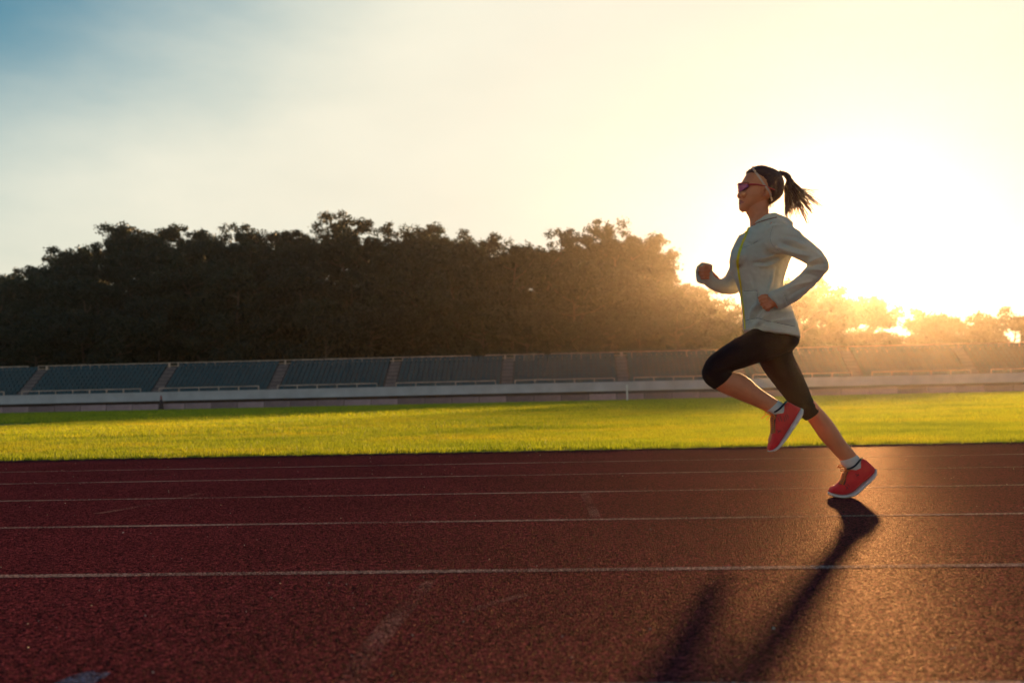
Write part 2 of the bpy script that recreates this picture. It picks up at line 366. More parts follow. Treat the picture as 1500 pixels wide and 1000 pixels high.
b = MB(); b.box(SX0, SX1, ytop + 0.003, ytop + 1.6, -0.01, ztop + 0.02); b.build('rear_wall', mat_concd, stand)
aisle_px = [-155, 25, 224, 396, 568, 741, 914, 1087, 1260, 1433, 1606]
aisles = [at_y(px, 560, YF).x for px in aisle_px]
def seat(m, x, y, z):
    wd = 0.20
    m.box(x - wd, x + wd, y + 0.02, y + 0.36, z + 0.20, z + 0.245)
    v = [(x - wd, y + 0.363, z + 0.21), (x + wd, y + 0.363, z + 0.21), (x + wd, y + 0.43, z + 0.56), (x - wd, y + 0.43, z + 0.56),
         (x - wd, y + 0.40, z + 0.21), (x + wd, y + 0.40, z + 0.21), (x + wd, y + 0.465, z + 0.56), (x - wd, y + 0.465, z + 0.56)]
    m.add(v, [(0, 1, 2, 3), (5, 4, 7, 6), (3, 2, 6, 7), (1, 0, 4, 5), (0, 3, 7, 4), (2, 1, 5, 6)])
    m.box(x - 0.05, x + 0.05, y + 0.12, y + 0.30, z + 0.002, z + 0.197)
edges = [SX0] + aisles + [SX1]
AW = 0.60
for i in range(len(edges) - 1):
    a = edges[i] + (AW if i else 0.2); c = edges[i + 1] - (AW if i < len(edges) - 2 else 0.2)
    if c < -75 or a > 75: continue
    m = MB(); n = int((c - a) / 0.46)
    for r in range(ROWS):
        for k in range(n):
            seat(m, a + 0.23 + k * (c - a) / n, YF + 0.60 + r * TREAD + 0.06, ZS + r * RISE)
    o = m.build('seat_block', mat_seat, stand); o['kind'] = 'stuff'
for ax in aisles:
    m = MB()
    for r in range(ROWS):
        for h_ in range(2):
            y0 = YF + 0.60 + r * TREAD + h_ * TREAD / 2 - 0.27
            m.box(ax - AW + 0.1, ax + AW - 0.1, y0 + 0.002, y0 + TREAD / 2, ZS + r * RISE - 0.1, ZS + r * RISE + 0.004 + h_ * RISE / 2)
    m.build('stairway', mat_steps, stand)
def rail(x0, x1, y, z, h, step, rs, nbar=2, th=0.05):
    m = MB(); n = max(1, int((x1 - x0) / step)); ra = random.Random(rs)
    for i in range(n + 1):
        x = x0 + (x1 - x0) * i / n; wv = th * ra.uniform(0.8, 1.8)
        m.box(x - wv, x + wv, y - wv, y + wv, z, z + h)
    for k in range(nbar):
        zz = z + h * (1 - 0.5 * k) - 0.04
        m.box(x0, x1, y - th - 0.003, y + th + 0.003, zz, zz + 0.07)
    return m
YT = ytop + 0.05
def X(px, Y): return at_y(px, 540, Y).x
segs = [(-200, 41), (56, 300), (302, 470), (472, 560), (562, 690), (712, 797), (808, 910), (912, 1048), (1050, 1170), (1172, 1300), (1302, 1420), (1422, 1640)]
for k, (a, c) in enumerate(segs):
    rail(X(a, YT), X(c, YT), YT, ztop + 0.02, 0.62, 0.88, k).build('rear_railing', mat_rail, stand)
for i in range(len(edges) - 1):
    if edges[i + 1] < -75 or edges[i] > 70: continue
    rail(max(edges[i], -78) + 0.9, edges[i + 1] - 0.9, YF - 0.7, 1.60, 0.40, 1.6, 40 + i, 1, 0.028).build('front_railing', mat_rail, stand)

# low wall in front: one panel after another
wall = empty('boundary_wall', (0, 92.1, 0)); tag(wall, 'low pinkish panelled wall at the foot of the grandstand, beyond the grass', 'wall')
pm = MB(); pm.box(-1.22, 1.22, -0.06, 0.06, -0.01, 0.56); pme = pm.mesh('panel'); pme.materials.append(mat_wallp)
for i in range(64):
    o = bpy.data.objects.new('panel', pme); COL.objects.link(o); o.parent = wall; o.location = (-80 + i * 2.5, random.uniform(-0.02, 0.02), random.uniform(-0.05, 0.0))
pm = MB()
for i in range(65): pm.box(-81.25 + i * 2.5 - .03, -81.25 + i * 2.5 + .03, -0.05, 0.05, -0.01, 0.58 if i % 3 else 0.72)
pm.build('wall_post', mat_conc, wall)['kind'] = 'stuff'
wall.location = (0, 92.1, 0)

# the white post at the field's far side, the small marker
p0 = at_z(919, 587, 0.004)
post = empty('field_post', p0); tag(post, 'slim white post standing at the far edge of the grass left of the runner', 'post')
m = MB(); m.tube([p0, p0 + Vector((0, 0, 1.12))], 0.055, 10); m.build('pole', mat_white, post)
m = MB(); m.tube([p0 + Vector((0, 0, -0.01)), p0 + Vector((0, 0, 0.05))], 0.14, 10); m.build('base', mat_white, post)
m = MB(); m.tube([p0 + Vector((0, 0, 1.123)), p0 + Vector((0, 0, 1.17))], [0.07, 0.05], 10); m.build('cap', mat_white, post)
mat_markd = simple('dark_marker', (0.06, 0.03, 0.035), 0.7); mat_markr = simple('red_marker_top', (0.35, 0.05, 0.04), 0.6)
q = at_y(236, 590, 91.5); q.z = 0.0
mk = empty('track_marker', q); tag(mk, 'small dark marker cone with reddish top in front of the pale parapet at left', 'marker')
m = MB(); m.tube([q, q + Vector((0, 0, 0.05)), q + Vector((0, 0, 0.95))], [0.28, 0.26, 0.09], 10); m.build('cone', mat_markd, mk)
m = MB(); m.tube([q + Vector((0, 0, 0.953)), q + Vector((0, 0, 1.30))], [0.10, 0.06], 10); m.build('top', mat_markr, mk)

# ------------------------------------------------------------------ hill and trees
RIDGE = [(-120, 455), (-40, 425), (0, 400), (45, 392), (95, 362), (135, 372), (160, 330), (190, 324), (230, 336), (280, 336), (340, 332), (400, 338), (465, 336),
         (490, 314), (540, 326), (575, 322), (635, 318), (680, 348), (740, 340), (785, 354), (830, 334), (870, 344), (905, 322), (940, 340), (965, 375), (990, 405),
         (1020, 412), (1060, 440), (1100, 450), (1165, 440), (1290, 470), (1310, 500), (1350, 470), (1500, 468), (1700, 470)]
def ridge_py(px):
    for (a, b_), (c, d) in zip(RIDGE, RIDGE[1:]):
        if a <= px <= c: return b_ + (d - b_) * (px - a) / (c - a)
    return 470
YR = 168.0
def crest(px):                     # height of the ground at the crest, metres (tree tops less a tree)
    return max(0.0, at_y(px, ridge_py(px), YR).z - 11.5)
def smooth(t): t = max(0, min(1, t)); return t * t * (3 - 2 * t)
def hill_z(x, y):
    px = project(np.array([[x, max(y, 60.0), 0.5]]))[0][0]
    s = sum(crest(px + k) for k in (-50, -25, 0, 25, 50)) / 5
    return s * smooth((y - 104) / (YR - 104)) * (1 - 0.6 * smooth((y - YR - 5) / 90)) - 0.02
hm = MB(); nx, ny = 90, 40
for i in range(nx + 1):
    for j in range(ny + 1):
        x = -190 + 380 * i / nx; y = 102 + 150 * j / ny
        hm.v.append((x, y, hill_z(x, y) + (0.5 * noise.noise((x * .08, y * .08, 0)) if 0 < i < nx and 0 < j < ny else -0.5) - 0.1))
for i in range(nx):
    for j in range(ny):
        a = i * (ny + 1) + j; hm.f.append((a, a + ny + 1, a + ny + 2, a + 1)); hm.m.append(0)
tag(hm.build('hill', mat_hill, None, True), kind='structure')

def tree_meshes(seed, H, RX, base, airy):
    """returns trunk mesh and crown mesh of one tree, foot at the origin"""
    r = random.Random(seed); tm = MB()
    lean = Vector((r.uniform(-.06, .06), r.uniform(-.06, .06), 0)); pts, rad = [], []
    for k in range(7):
        z = H * 0.85 * k / 6; pts.append(Vector((lean.x * z + 0.15 * math.sin(k * 1.3 + seed), lean.y * z + 0.15 * math.cos(k * 1.7 + seed), z - (0.4 if k == 0 else 0)))); rad.append(0.24 * (1 - k / 7.2) + 0.03)
    tm.tube(pts, rad, 7)
    clumps = []
    nl = 19 if airy else 18
    for k in range(nl):
        z0 = H * r.uniform(base, 0.80); a = k * 2.4 + r.uniform(-.5, .5)
        q = z0 / (H * 0.85) * 6; i0 = int(q); s = pts[i0].lerp(pts[min(6, i0 + 1)], q - i0)
        env = math.sqrt(max(0.08, 1 - ((z0 / H - 0.62) / 0.42) ** 2))
        ln = RX * env * r.uniform(0.6, 1.0)
        e = s + Vector((math.cos(a) * ln, math.sin(a) * ln, ln * r.uniform(0.25, 0.75)))
        mid = s.lerp(e, 0.5) + Vector((0, 0, -0.12 * ln))
        tm.tube([s, mid, e], [0.09, 0.06, 0.025], 5)
        clumps.append((e, r.uniform(0.8, 1.3) * (1 if airy else 1.2)))
        clumps.append((mid + Vector((r.uniform(-.5, .5), r.uniform(-.5, .5), r.uniform(.3, .8))), r.uniform(0.6, 1.0)))
        if not airy: clumps.append((e + Vector((r.uniform(-1, 1), r.uniform(-1, 1), r.uniform(-.6, .9))), r.uniform(0.6, 1.1)))
    for k in range(9): clumps.append((pts[6] + Vector((r.gauss(0, RX * .28), r.gauss(0, RX * .28), r.uniform(-.8, H * 0.10))), r.uniform(.6, 1.1)))
    cm = MB()
    for c, cr in clumps:
        for q in range(int((90 if airy else 125) * cr)):
            d = Vector((r.gauss(0, 1), r.gauss(0, 1), r.gauss(0, .75))); d.normalize(); d *= cr * (r.random() ** 0.3 if r.random() < .8 else r.uniform(.9, 1.35)); d.z *= 0.75
            p = c + d; s = r.uniform(0.14, 0.27); nn = (d.normalized() + Vector((r.gauss(0, .45), r.gauss(0, .45), r.gauss(0, .45) + .25))).normalized(); u = nn.cross(Vector((r.gauss(0, 1), r.gauss(0, 1), r.gauss(0, 1)))).normalized(); v = nn.cross(u)
            cm.add([p - u * s, p + v * s * .55, p + u * s, p - v * s * .55], [(0, 1, 2, 3)])
    a, b_ = tm.mesh('trunk'), cm.mesh('crown'); a.materials.append(mat_bark); b_.materials.append(mat_leaf)
    return a, b_
PROTO = [tree_meshes(s, H, RX, base, airy) for s, H, RX, base, airy in
         [(1, 12, 4.2, .12, 0), (2, 13, 3.6, .14, 0), (3, 11, 4.6, .10, 0), (4, 12.5, 3.9, .30, 1), (5, 11.5, 3.3, .32, 1), (6, 9, 3.9, .06, 0)]]
PH = [12, 13, 11, 12.5, 11.5, 9]
def put_tree(name, kind, x, y, z, s, rz, label, group):
    root = empty(name, (x, y, z), rz); tag(root, label, 'tree', group)
    for nm, me in zip(('trunk', 'crown'), PROTO[kind]):
        o = bpy.data.objects.new(nm, me); COL.objects.link(o); o.parent = root
    root.scale = (s, s, s * random.uniform(.95, 1.08))
    return root
rt = random.Random(11)
G_HILL = 'trees massed on the wooded hillside'
# five terraces of trees up the slope
for row, yy in enumerate((109, 118, 130, 143, 155, 163)):
    px = -70 + rt.uniform(0, 30)
    while px < 1075:
        y = yy + rt.uniform(-3.5, 3.5); P = at_y(px, 560, y); x = P.x
        z = hill_z(x, y) - 0.2
        top_z = at_y(px, ridge_py(px) + (24 if row < 5 else 40), y).z
        k = rt.choice((0, 1, 2, 0, 2, 5)); s = rt.uniform(0.85, 1.2) * (1 if row else 0.8)
        s = min(s, max(0.35, (top_z - z) / PH[k]))
        put_tree('hillside_tree', k, x, y, z, s, rt.uniform(0, 6.28), 'dark leafy tree massed among its neighbours on the wooded slope behind the grandstand', G_HILL)
        px += rt.uniform(46, 66) * 120 / yy * (0.95 if row else 1.0)
# the crest: each tree the skyline shows
CREST = [(5, 392, 4, 'thin tree at the far left end of the skyline'), (48, 386, 1, 'low rounded tree on the skyline near the left edge'), (95, 358, 0, 'tree where the skyline starts its climb at left'),
 (128, 366, 2, 'small tree in the dip left of the tallest left clump'), (170, 321, 3, 'tall tree making the first high point of the skyline from the left'), (203, 327, 0, 'rounded tree just right of the first high point of the skyline'),
 (232, 332, 4, 'small open tree with sky showing through on the left skyline'), (258, 330, 1, 'upright tree on the left part of the skyline after the open one'), (295, 336, 0, 'broad dense tree left of the see-through skyline tree'),
 (342, 327, 3, 'see-through tree with sky between its branches on the skyline'), (378, 338, 4, 'ragged tree just right of the see-through skyline tree'), (412, 334, 1, 'dense tree at the middle of the left skyline'),
 (445, 333, 0, 'tree on the skyline just left of its twin peaked clump'), (488, 311, 3, 'tallest pointed tree on the middle of the skyline'), (532, 322, 1, 'tree on the right shoulder of the tallest pointed tree'),
 (588, 317, 3, 'open crowned tree, left of a pair on the skyline'), (628, 315, 4, 'open crowned tree, right of a pair on the skyline'), (665, 344, 0, 'lower tree in the skyline dip after the open pair'),
 (712, 342, 2, 'sunlit edged tree left of the lacy skyline tree'), (745, 338, 3, 'lacy tree with many bright sky gaps on the right skyline'), (778, 352, 4, 'small tree in the bright notch of the right skyline'),
 (822, 332, 3, 'round lacy tree standing clear on the right skyline'), (868, 343, 1, 'tree between the round lacy one and the last high one'), (905, 319, 3, 'last high tree on the skyline before it drops to the runner'),
 (936, 332, 0, 'sunlit tree at the top of the right-hand drop of the skyline'), (960, 366, 2, 'glowing tree halfway down the right-hand drop of the skyline'), (985, 398, 1, 'hazy tree low on the right-hand drop of the skyline'),
 (1020, 404, 0, 'hazy golden tree just behind the raised fist of the runner'), (1058, 434, 4, 'small golden tree with bright gaps beside the jacket front')]
for px, py, k, lab in CREST:
    y = YR + rt.uniform(-5, 5); x = at_y(px, 560, y).x; z = hill_z(x, y) - 0.2; top = at_y(px, py, y).z
    put_tree('skyline_tree', k, x, y, z, (top - z) / (PH[k] * 1.04), rt.uniform(0, 6.28), lab, 'trees along the skyline')
RIGHT = [(1112, 452, 0, 128, 'hazy tree hidden mostly behind the waist of the runner'), (1162, 392, 3, 150, 'tall golden tree seen between the torso and bent arm'), (1178, 432, 2, 132, 'golden tree showing just under the bent elbow'),
 (1208, 426, 1, 140, 'golden tree right of the runner with speckled sky gaps'), (1240, 430, 3, 136, 'lacy golden tree in the middle of the clump right of the runner'), (1256, 436, 0, 130, 'rounded golden tree at the right end of the clump beside the runner'),
 (1289, 484, 5, 122, 'low bush-like tree beside the bright gap, left of it'), (1332, 484, 5, 122, 'low tree beside the bright gap, right of it'), (1368, 453, 2, 142, 'domed pale tree first in the far right clump'),
 (1396, 454, 0, 146, 'domed pale tree second in the far right clump'), (1418, 466, 5, 138, 'lowest pale tree in the dip of the far right clump'), (1452, 456, 1, 144, 'pale tree rising again near the right edge'),
 (1488, 452, 2, 146, 'pale tree cut by the right edge of the view'), (1535, 456, 0, 146, 'pale tree just past the right edge of the view')]
for px, py, k, y, lab in RIGHT:
    x = at_y(px, 560, y).x; z = min(0.0, hill_z(x, y)) - 0.1; top = at_y(px, py, y).z
    put_tree('parkland_tree', k, x, y, z, (top - z) / (PH[k] * 1.04), rt.uniform(0, 6.28), lab, 'hazy trees right of the hill')
px = 1060
while px < 1560:
    y = rt.uniform(110, 122); k = 5; s = rt.uniform(.55, .8) if abs(px - 1310) > 30 else .34
    x = at_y(px, 560, y).x
    put_tree('parkland_shrub', k, x, y, -0.1, s, rt.uniform(0, 6.28), 'low hazy tree in the row right behind the right half of the grandstand', 'low trees behind the right of the stand')
    px += rt.uniform(34, 46)

# ------------------------------------------------------------------ the runner
mat_skin = simple('skin', (0.74, 0.24, 0.10), 0.48, 0.10, 14, 0.12, 220, 0.45)
mat_lips = simple('lips', (0.50, 0.12, 0.08), 0.4, 0.1, 20)
mat_brow = simple('eyebrow_hair', (0.05, 0.025, 0.018), 0.7, 0.1, 20)
def cloth_mat(name, col, var, weave, sheen, rough=0.85, trans=0.0, nscale=6):
    m, t, p = new_mat(name); tc = N(t, 'ShaderNodeTexCoord')
    n = N(t, 'ShaderNodeTexNoise'); n.inputs['Scale'].default_value = nscale; n.inputs['Detail'].default_value = 6; t.links.new(tc.outputs['Object'], n.inputs['Vector'])
    r = ramp(t, n.outputs['Fac'], [(0.3, tuple(c * (1 - var) for c in col)), (0.7, tuple(c * (1 + var) for c in col))])
    t.links.new(r.outputs[0], p.inputs['Base Color']); p.inputs['Roughness'].default_value = rough; p.inputs['Specular IOR Level'].default_value = 0.2
    p.inputs['Sheen Weight'].default_value = sheen; p.inputs['Sheen Roughness'].default_value = 0.4
    f = N(t, 'ShaderNodeTexNoise'); f.inputs['Scale'].default_value = weave; f.inputs['Detail'].default_value = 3; t.links.new(tc.outputs['Object'], f.inputs['Vector'])
    f2 = N(t, 'ShaderNodeTexNoise'); f2.inputs['Scale'].default_value = 26; f2.inputs['Detail'].default_value = 4; f2.inputs['Distortion'].default_value = 0.8; t.links.new(tc.outputs['Object'], f2.inputs['Vector'])
    ad = N(t, 'ShaderNodeMath', operation='MULTIPLY_ADD'); ad.inputs[1].default_value = 2.2; t.links.new(f2.outputs['Fac'], ad.inputs[0]); t.links.new(f.outputs['Fac'], ad.inputs[2])
    b = N(t, 'ShaderNodeBump'); b.inputs['Strength'].default_value = 0.6; b.inputs['Distance'].default_value = 0.005; t.links.new(ad.outputs[0], b.inputs['Height']); t.links.new(b.outputs[0], p.inputs['Normal'])
    if trans:
        tr = N(t, 'ShaderNodeBsdfTranslucent'); t.links.new(r.outputs[0], tr.inputs[0]); mx = N(t, 'ShaderNodeMixShader'); mx.inputs[0].default_value = trans
        t.links.new(p.outputs[0], mx.inputs[1]); t.links.new(tr.outputs[0], mx.inputs[2]); t.links.new(mx.outputs[0], t.nodes['Material Output'].inputs['Surface'])
    return m
mat_jacket = cloth_mat('mint_grey_jersey', (0.67, 0.66, 0.55), 0.06, 500, 0.45, trans=0.12)
mat_seam = cloth_mat('jacket_seam', (0.20, 0.23, 0.22), 0.1, 500, 0.1)
mat_tights = cloth_mat('black_stretch_knit', (0.018, 0.0055, 0.0065), 0.15, 700, 0.0, 0.8)
mat_sock = cloth_mat('white_sock_knit', (0.72, 0.66, 0.62), 0.06, 600, 0.2)
mat_shoe = cloth_mat('red_mesh_upper', (0.88, 0.026, 0.040), 0.10, 420, 0.1, 0.6, nscale=20)
mat_lining = cloth_mat('dark_navy_lining', (0.02, 0.02, 0.035), 0.1, 500, 0.2)
mat_sole = simple('white_foam_sole', (0.70, 0.62, 0.58), 0.6, 0.12, 30, 0.2, 90)
mat_tread = simple('dark_tread', (0.05, 0.03, 0.035), 0.8, 0.2, 20)
mat_lace = simple('orange_lace', (0.85, 0.20, 0.03), 0.6, 0.1, 60, 0.3, 300)
mat_zip = simple('yellow_zip', (0.92, 0.78, 0.03), 0.45, 0.1, 60, 0.3, 400)
mat_frame = simple('red_glasses_frame', (0.65, 0.03, 0.035), 0.3, 0.05, 10, spec=0.6)
mat_band = simple('tan_elastic', (0.62, 0.42, 0.32), 0.7, 0.08, 40)
mat_mark = simple('dark_shoe_print', (0.16, 0.012, 0.02), 0.7, 0.2, 40)
m_, t_, p_ = new_mat('tinted_mirror_lens'); mat_lens = m_
lw = N(t_, 'ShaderNodeLayerWeight'); lw.inputs[0].default_value = 0.5
rr_ = ramp(t_, lw.outputs['Facing'], [(0.0, (0.13, 0.015, 0.10)), (0.4, (0.20, 0.015, 0.07)), (0.8, (0.50, 0.09, 0.03))])
t_.links.new(rr_.outputs[0], p_.inputs['Base Color']); p_.inputs['Roughness'].default_value = 0.08; p_.inputs['Metallic'].default_value = 0.55
m_, t_, p_ = new_mat('dark_brown_hair'); mat_hair = m_
tc_ = N(t_, 'ShaderNodeTexCoord'); mp_ = N(t_, 'ShaderNodeMapping'); mp_.inputs['Scale'].default_value = (22, 90, 200); mp_.inputs['Rotation'].default_value = (0, R(-18), 0); t_.links.new(tc_.outputs['Object'], mp_.inputs[0])
nn_ = N(t_, 'ShaderNodeTexNoise'); nn_.inputs['Scale'].default_value = 3; nn_.inputs['Detail'].default_value = 6; t_.links.new(mp_.outputs[0], nn_.inputs['Vector'])
rr_ = ramp(t_, nn_.outputs['Fac'], [(0.3, (0.042, 0.011, 0.007)), (0.7, (0.12, 0.030, 0.018))]); t_.links.new(rr_.outputs[0], p_.inputs['Base Color'])
p_.inputs['Roughness'].default_value = 0.42; p_.inputs['Specular IOR Level'].default_value = 0.5
th_ = N(t_, 'ShaderNodeBsdfTranslucent'); th_.inputs[0].default_value = (0.35, 0.12, 0.05, 1); mh_ = N(t_, 'ShaderNodeMixShader'); mh_.inputs[0].default_value = 0.15
t_.links.new(p_.outputs[0], mh_.inputs[1]); t_.links.new(th_.outputs[0], mh_.inputs[2]); t_.links.new(mh_.outputs[0], t_.nodes['Material Output'].inputs['Surface'])
bb_ = N(t_, 'ShaderNodeBump'); bb_.inputs['Strength'].default_value = 0.7; bb_.inputs['Distance'].default_value = 0.004; t_.links.new(nn_.outputs['Fac'], bb_.inputs['Height']); t_.links.new(bb_.outputs[0], p_.inputs['Normal'])

FOOT = at_z(1230, 727.5, 0.0015)
D_FAR = FOOT.dot(fwd_h); DP = D_FAR - 0.075            # level distance of the runner's middle
def W(px, py, off=0.0): return at_dist(px, py, DP + off)

def loft(secs, sub=5, n=28, e=2.0, capr=0.35):
    """closed surface through sections (front/top pixel, back/bottom pixel, offset, half depth)"""
    q = np.array([[*s[0], *s[1], s[2], s[3]] for s in secs], float)
    if len(q) > 2 and sub > 1:
        ext = np.vstack([2 * q[0] - q[1], q, 2 * q[-1] - q[-2]]); out = []
        for i in range(1, len(ext) - 2):
            p0, p1, p2, p3 = ext[i - 1:i + 3]
            for k in range(sub):
                t = k / sub
                out.append(0.5 * (2 * p1 + (p2 - p0) * t + (2 * p0 - 5 * p1 + 4 * p2 - p3) * t * t + (3 * p1 - p0 - 3 * p2 + p3) * t ** 3))
        out.append(q[-1]); q = np.array(out)
    V, F = [], []
    for r in q:
        A, B = W(r[0], r[1], r[4]), W(r[2], r[3], r[4]); c, a = (A + B) / 2, (A - B) / 2; dv = fwd_h * max(r[5], 0.002)
        for j in range(n):
            th = 2 * math.pi * j / n; cc, ss = math.cos(th), math.sin(th)
            cx, sx = abs(cc) ** (2 / e) * (1 if cc >= 0 else -1), abs(ss) ** (2 / e) * (1 if ss >= 0 else -1)
            V.append(c + a * cx + dv * sx)
    k = len(q)
    for i in range(k - 1):
        for j in range(n):
            j2 = (j + 1) % n; F.append((i * n + j, i * n + j2, (i + 1) * n + j2, (i + 1) * n + j))
    for i, base in ((0, 0), (k - 1, (k - 1) * n)):
        c = sum((V[base + j] for j in range(n)), Vector()) / n
        c2 = sum((V[(1 if i == 0 else k - 2) * n + j] for j in range(n)), Vector()) / n
        V.append(c + (c - c2) * capr); ci = len(V) - 1
        for j in range(n):
            j2 = (j + 1) % n; F.append((ci, base + j2, base + j) if i == 0 else (ci, base + j, base + j2))
    return V, F
def ball(c, rx, ry, rz, seg=16, rings=10, rot=None):
    V, F = [], []
    for i in range(rings + 1):
        ph = math.pi * i / rings
        for j in range(seg):
            th = 2 * math.pi * j / seg; p = Vector((rx * math.sin(ph) * math.cos(th), ry * math.sin(ph) * math.sin(th), rz * math.cos(ph)))
            V.append(c + (rot @ p if rot else p))
    for i in range(rings):
        for j in range(seg):
            j2 = (j + 1) % seg; F.append((i * seg + j, (i + 1) * seg + j, (i + 1) * seg + j2, i * seg + j2))
    return V, F
def capsule(pts, rad, n=12):
    """rounded chain through points"""
    m = MB(); m.tube(pts, rad, n)
    for p, r in zip(pts, rad if isinstance(rad, (list, tuple)) else [rad] * len(pts)): m.add(*ball(Vector(p), r, r, r, 12, 8))
    return m.v, m.f
def fuse(name, parts, vox, iters=4, taubin=True):
    """one continuous surface round several closed shapes"""
    m = MB()
    for v, f in parts: m.add(v, f)
    me = m.mesh(name + '_raw'); o = bpy.data.objects.new(name + '_raw', me); COL.objects.link(o)
    bm = bmesh.new(); bm.from_mesh(me); bmesh.ops.recalc_face_normals(bm, faces=bm.faces); bm.to_mesh(me); bm.free()
    md = o.modifiers.new('r', 'REMESH'); md.mode = 'VOXEL'; md.voxel_size = vox; md.use_smooth_shade = True
    dg = bpy.context.evaluated_depsgraph_get(); dg.update()
    out = bpy.data.meshes.new_from_object(o.evaluated_get(dg)); out.name = name
    bpy.data.objects.remove(o); bpy.data.meshes.remove(me)
    co, ed = get_co(out), get_ed(out)
    for _ in range(iters):
        for lam in ((0.5, -0.52) if taubin else (0.5,)): co = co + lam * (lap(co, ed) - co)
    set_co(out, co); return out
def get_co(me):
    a = np.empty(len(me.vertices) * 3); me.vertices.foreach_get('co', a); return a.reshape(-1, 3)
def set_co(me, co): me.vertices.foreach_set('co', co.ravel()); me.update()
def get_ed(me):
    a = np.empty(len(me.edges) * 2, dtype=np.int64); me.edges.foreach_get('vertices', a); return a.reshape(-1, 2)
def lap(co, ed):
    n = len(co); s = np.zeros_like(co); c = np.bincount(ed.ravel(), minlength=n).astype(float)
    for k in range(3): s[:, k] = np.bincount(ed[:, 0], co[ed[:, 1], k], n) + np.bincount(ed[:, 1], co[ed[:, 0], k], n)
    return s / np.maximum(c, 1)[:, None]
def get_no(me):
    a = np.empty(len(me.vertices) * 3, dtype=np.float32)
    me.vertex_normals.foreach_get('vector', a); return a.reshape(-1, 3).astype(float)
def folds(me, lst, near=True):
    """raise or sink cloth along curves drawn on the side that faces the lane"""
    co, no = get_co(me), get_no(me); px, py = project(co); face = np.clip(-(no @ np.array(fwd_h)) * 1.6, 0, 1) if near else np.ones(len(co))
    d = np.zeros(len(co))
    for pts, wid, amp in lst:
        best = np.full(len(co), 1e9); tt = np.zeros(len(co)); L = len(pts) - 1
        for i, ((ax, ay), (bx, by)) in enumerate(zip(pts, pts[1:])):
            vx, vy = bx - ax, by - ay; t = np.clip(((px - ax) * vx + (py - ay) * vy) / (vx * vx + vy * vy), 0, 1)
            q = np.hypot(px - ax - t * vx, py - ay - t * vy); b_ = q < best; best[b_] = q[b_]; tt[b_] = ((i + t) / L)[b_]
        d += amp * np.exp(-(best / wid) ** 2) * np.sin(np.pi * np.clip(0.12 + 0.76 * tt, 0, 1)) * (2.3 if near and len(lst) > 20 else 1.0)
    set_co(me, co + no * (d * face)[:, None])
def bvh_of(*mes):
    v, f = [], []
    for me in mes:
        b = len(v); v += [x.co.copy() for x in me.vertices]; f += [tuple(i + b for i in p.vertices) for p in me.polygons]
    return BVHTree.FromPolygons(v, f)
def hit(bv, px, py, lift=0.002, back=False):
    r = ray(px, py).normalized()
    if back:
        far = CAMP + r * 12; h = bv.ray_cast(far, -r)
    else: h = bv.ray_cast(CAMP, r)
    return (h[0] + h[1] * lift, h[1]) if h[0] else None
def dense(pts, k=6):
    out = []
    for i in range(len(pts) - 1):
        p0, p1, p2, p3 = (pts[max(i - 1, 0)], pts[i], pts[i + 1], pts[min(i + 2, len(pts) - 1)])
        for j in range(k):
            t = j / k
            out.append(tuple(0.5 * (2 * b + (c - a) * t + (2 * a - 5 * b + 4 * c - d) * t * t + (3 * b - a - 3 * c + d) * t ** 3) for a, b, c, d in zip(p0, p1, p2, p3)))
    out.append(tuple(pts[-1])); return out
def cord(bv, pts, rad, lift=0.0, back=False, k=6, n=6):
    P = [h[0] for h in (hit(bv, x, y, lift, back) for x, y in dense(pts, k)) if h]
    m = MB()
    if len(P) > 1: m.tube(P, rad, n)
    return m
def ribbon(bv, pts, wid, lift=0.0015, th=0.0012, back=False, k=6):
    P = [h for h in (hit(bv, x, y, lift, back) for x, y in dense(pts, k)) if h]; m = MB(); K = len(P)
    for i, (p, nrm) in enumerate(P):
        t = (P[min(i + 1, K - 1)][0] - P[max(i - 1, 0)][0]).normalized(); s = t.cross(nrm).normalized() * wid / 2; u = nrm * th
        m.v += [tuple(p - s - u), tuple(p + s - u), tuple(p + s + u), tuple(p - s + u)]
    for i in range(K - 1):
        for j in range(4): m.f.append((4 * i + j, 4 * i + (j + 1) % 4, 4 * i + 4 + (j + 1) % 4, 4 * i + 4 + j)); m.m.append(0)
    m.f += [(3, 2, 1, 0), tuple(4 * (K - 1) + j for j in range(4))]; m.m += [0, 0]
    return m

person = empty('person', FOOT)
tag(person, 'runner in pale mint jacket, black cropped tights and red shoes striding along the track', 'person')

# --- limb sections: (outline point, opposite outline point, offset away from the lens, half depth) ---
NEAR_ARM = [((1132, 321), (1114, 352), -.10, .050), ((1145, 322), (1119, 361), -.140, .058), ((1160, 330), (1130, 368), -.168, .060), ((1176, 344), (1150, 373), -.195, .055), ((1190, 356.5), (1165, 377.5), -.212, .050), ((1204, 369), (1177, 384), -.225, .047),
            ((1214.5, 386), (1182, 388), -.230, .045), ((1210, 398.5), (1177, 394), -.225, .044), ((1198, 413), (1168, 404), -.212, .042), ((1183, 427), (1154, 415.5), -.198, .040), ((1166, 440.5), (1140, 423), -.186, .038), ((1152, 449.5), (1130, 426.5), -.180, .0365), ((1141, 455), (1125, 432.5), -.176, .034)]
FAR_ARM = [((1084, 343), (1112, 347), .10, .050), ((1078.5, 352), (1108, 356), .135, .054), ((1074, 366), (1102, 372), .165, .050), ((1069, 386), (1094, 395), .185, .046), ((1066, 398), (1089, 413), .192, .044), ((1062, 405.5), (1082, 428.5), .195, .043),
           ((1055, 407.5), (1066, 431), .190, .042), ((1049, 406), (1051, 428.5), .180, .039), ((1045, 402), (1040, 423.5), .172, .036), ((1043, 396), (1030, 415), .166, .034)]
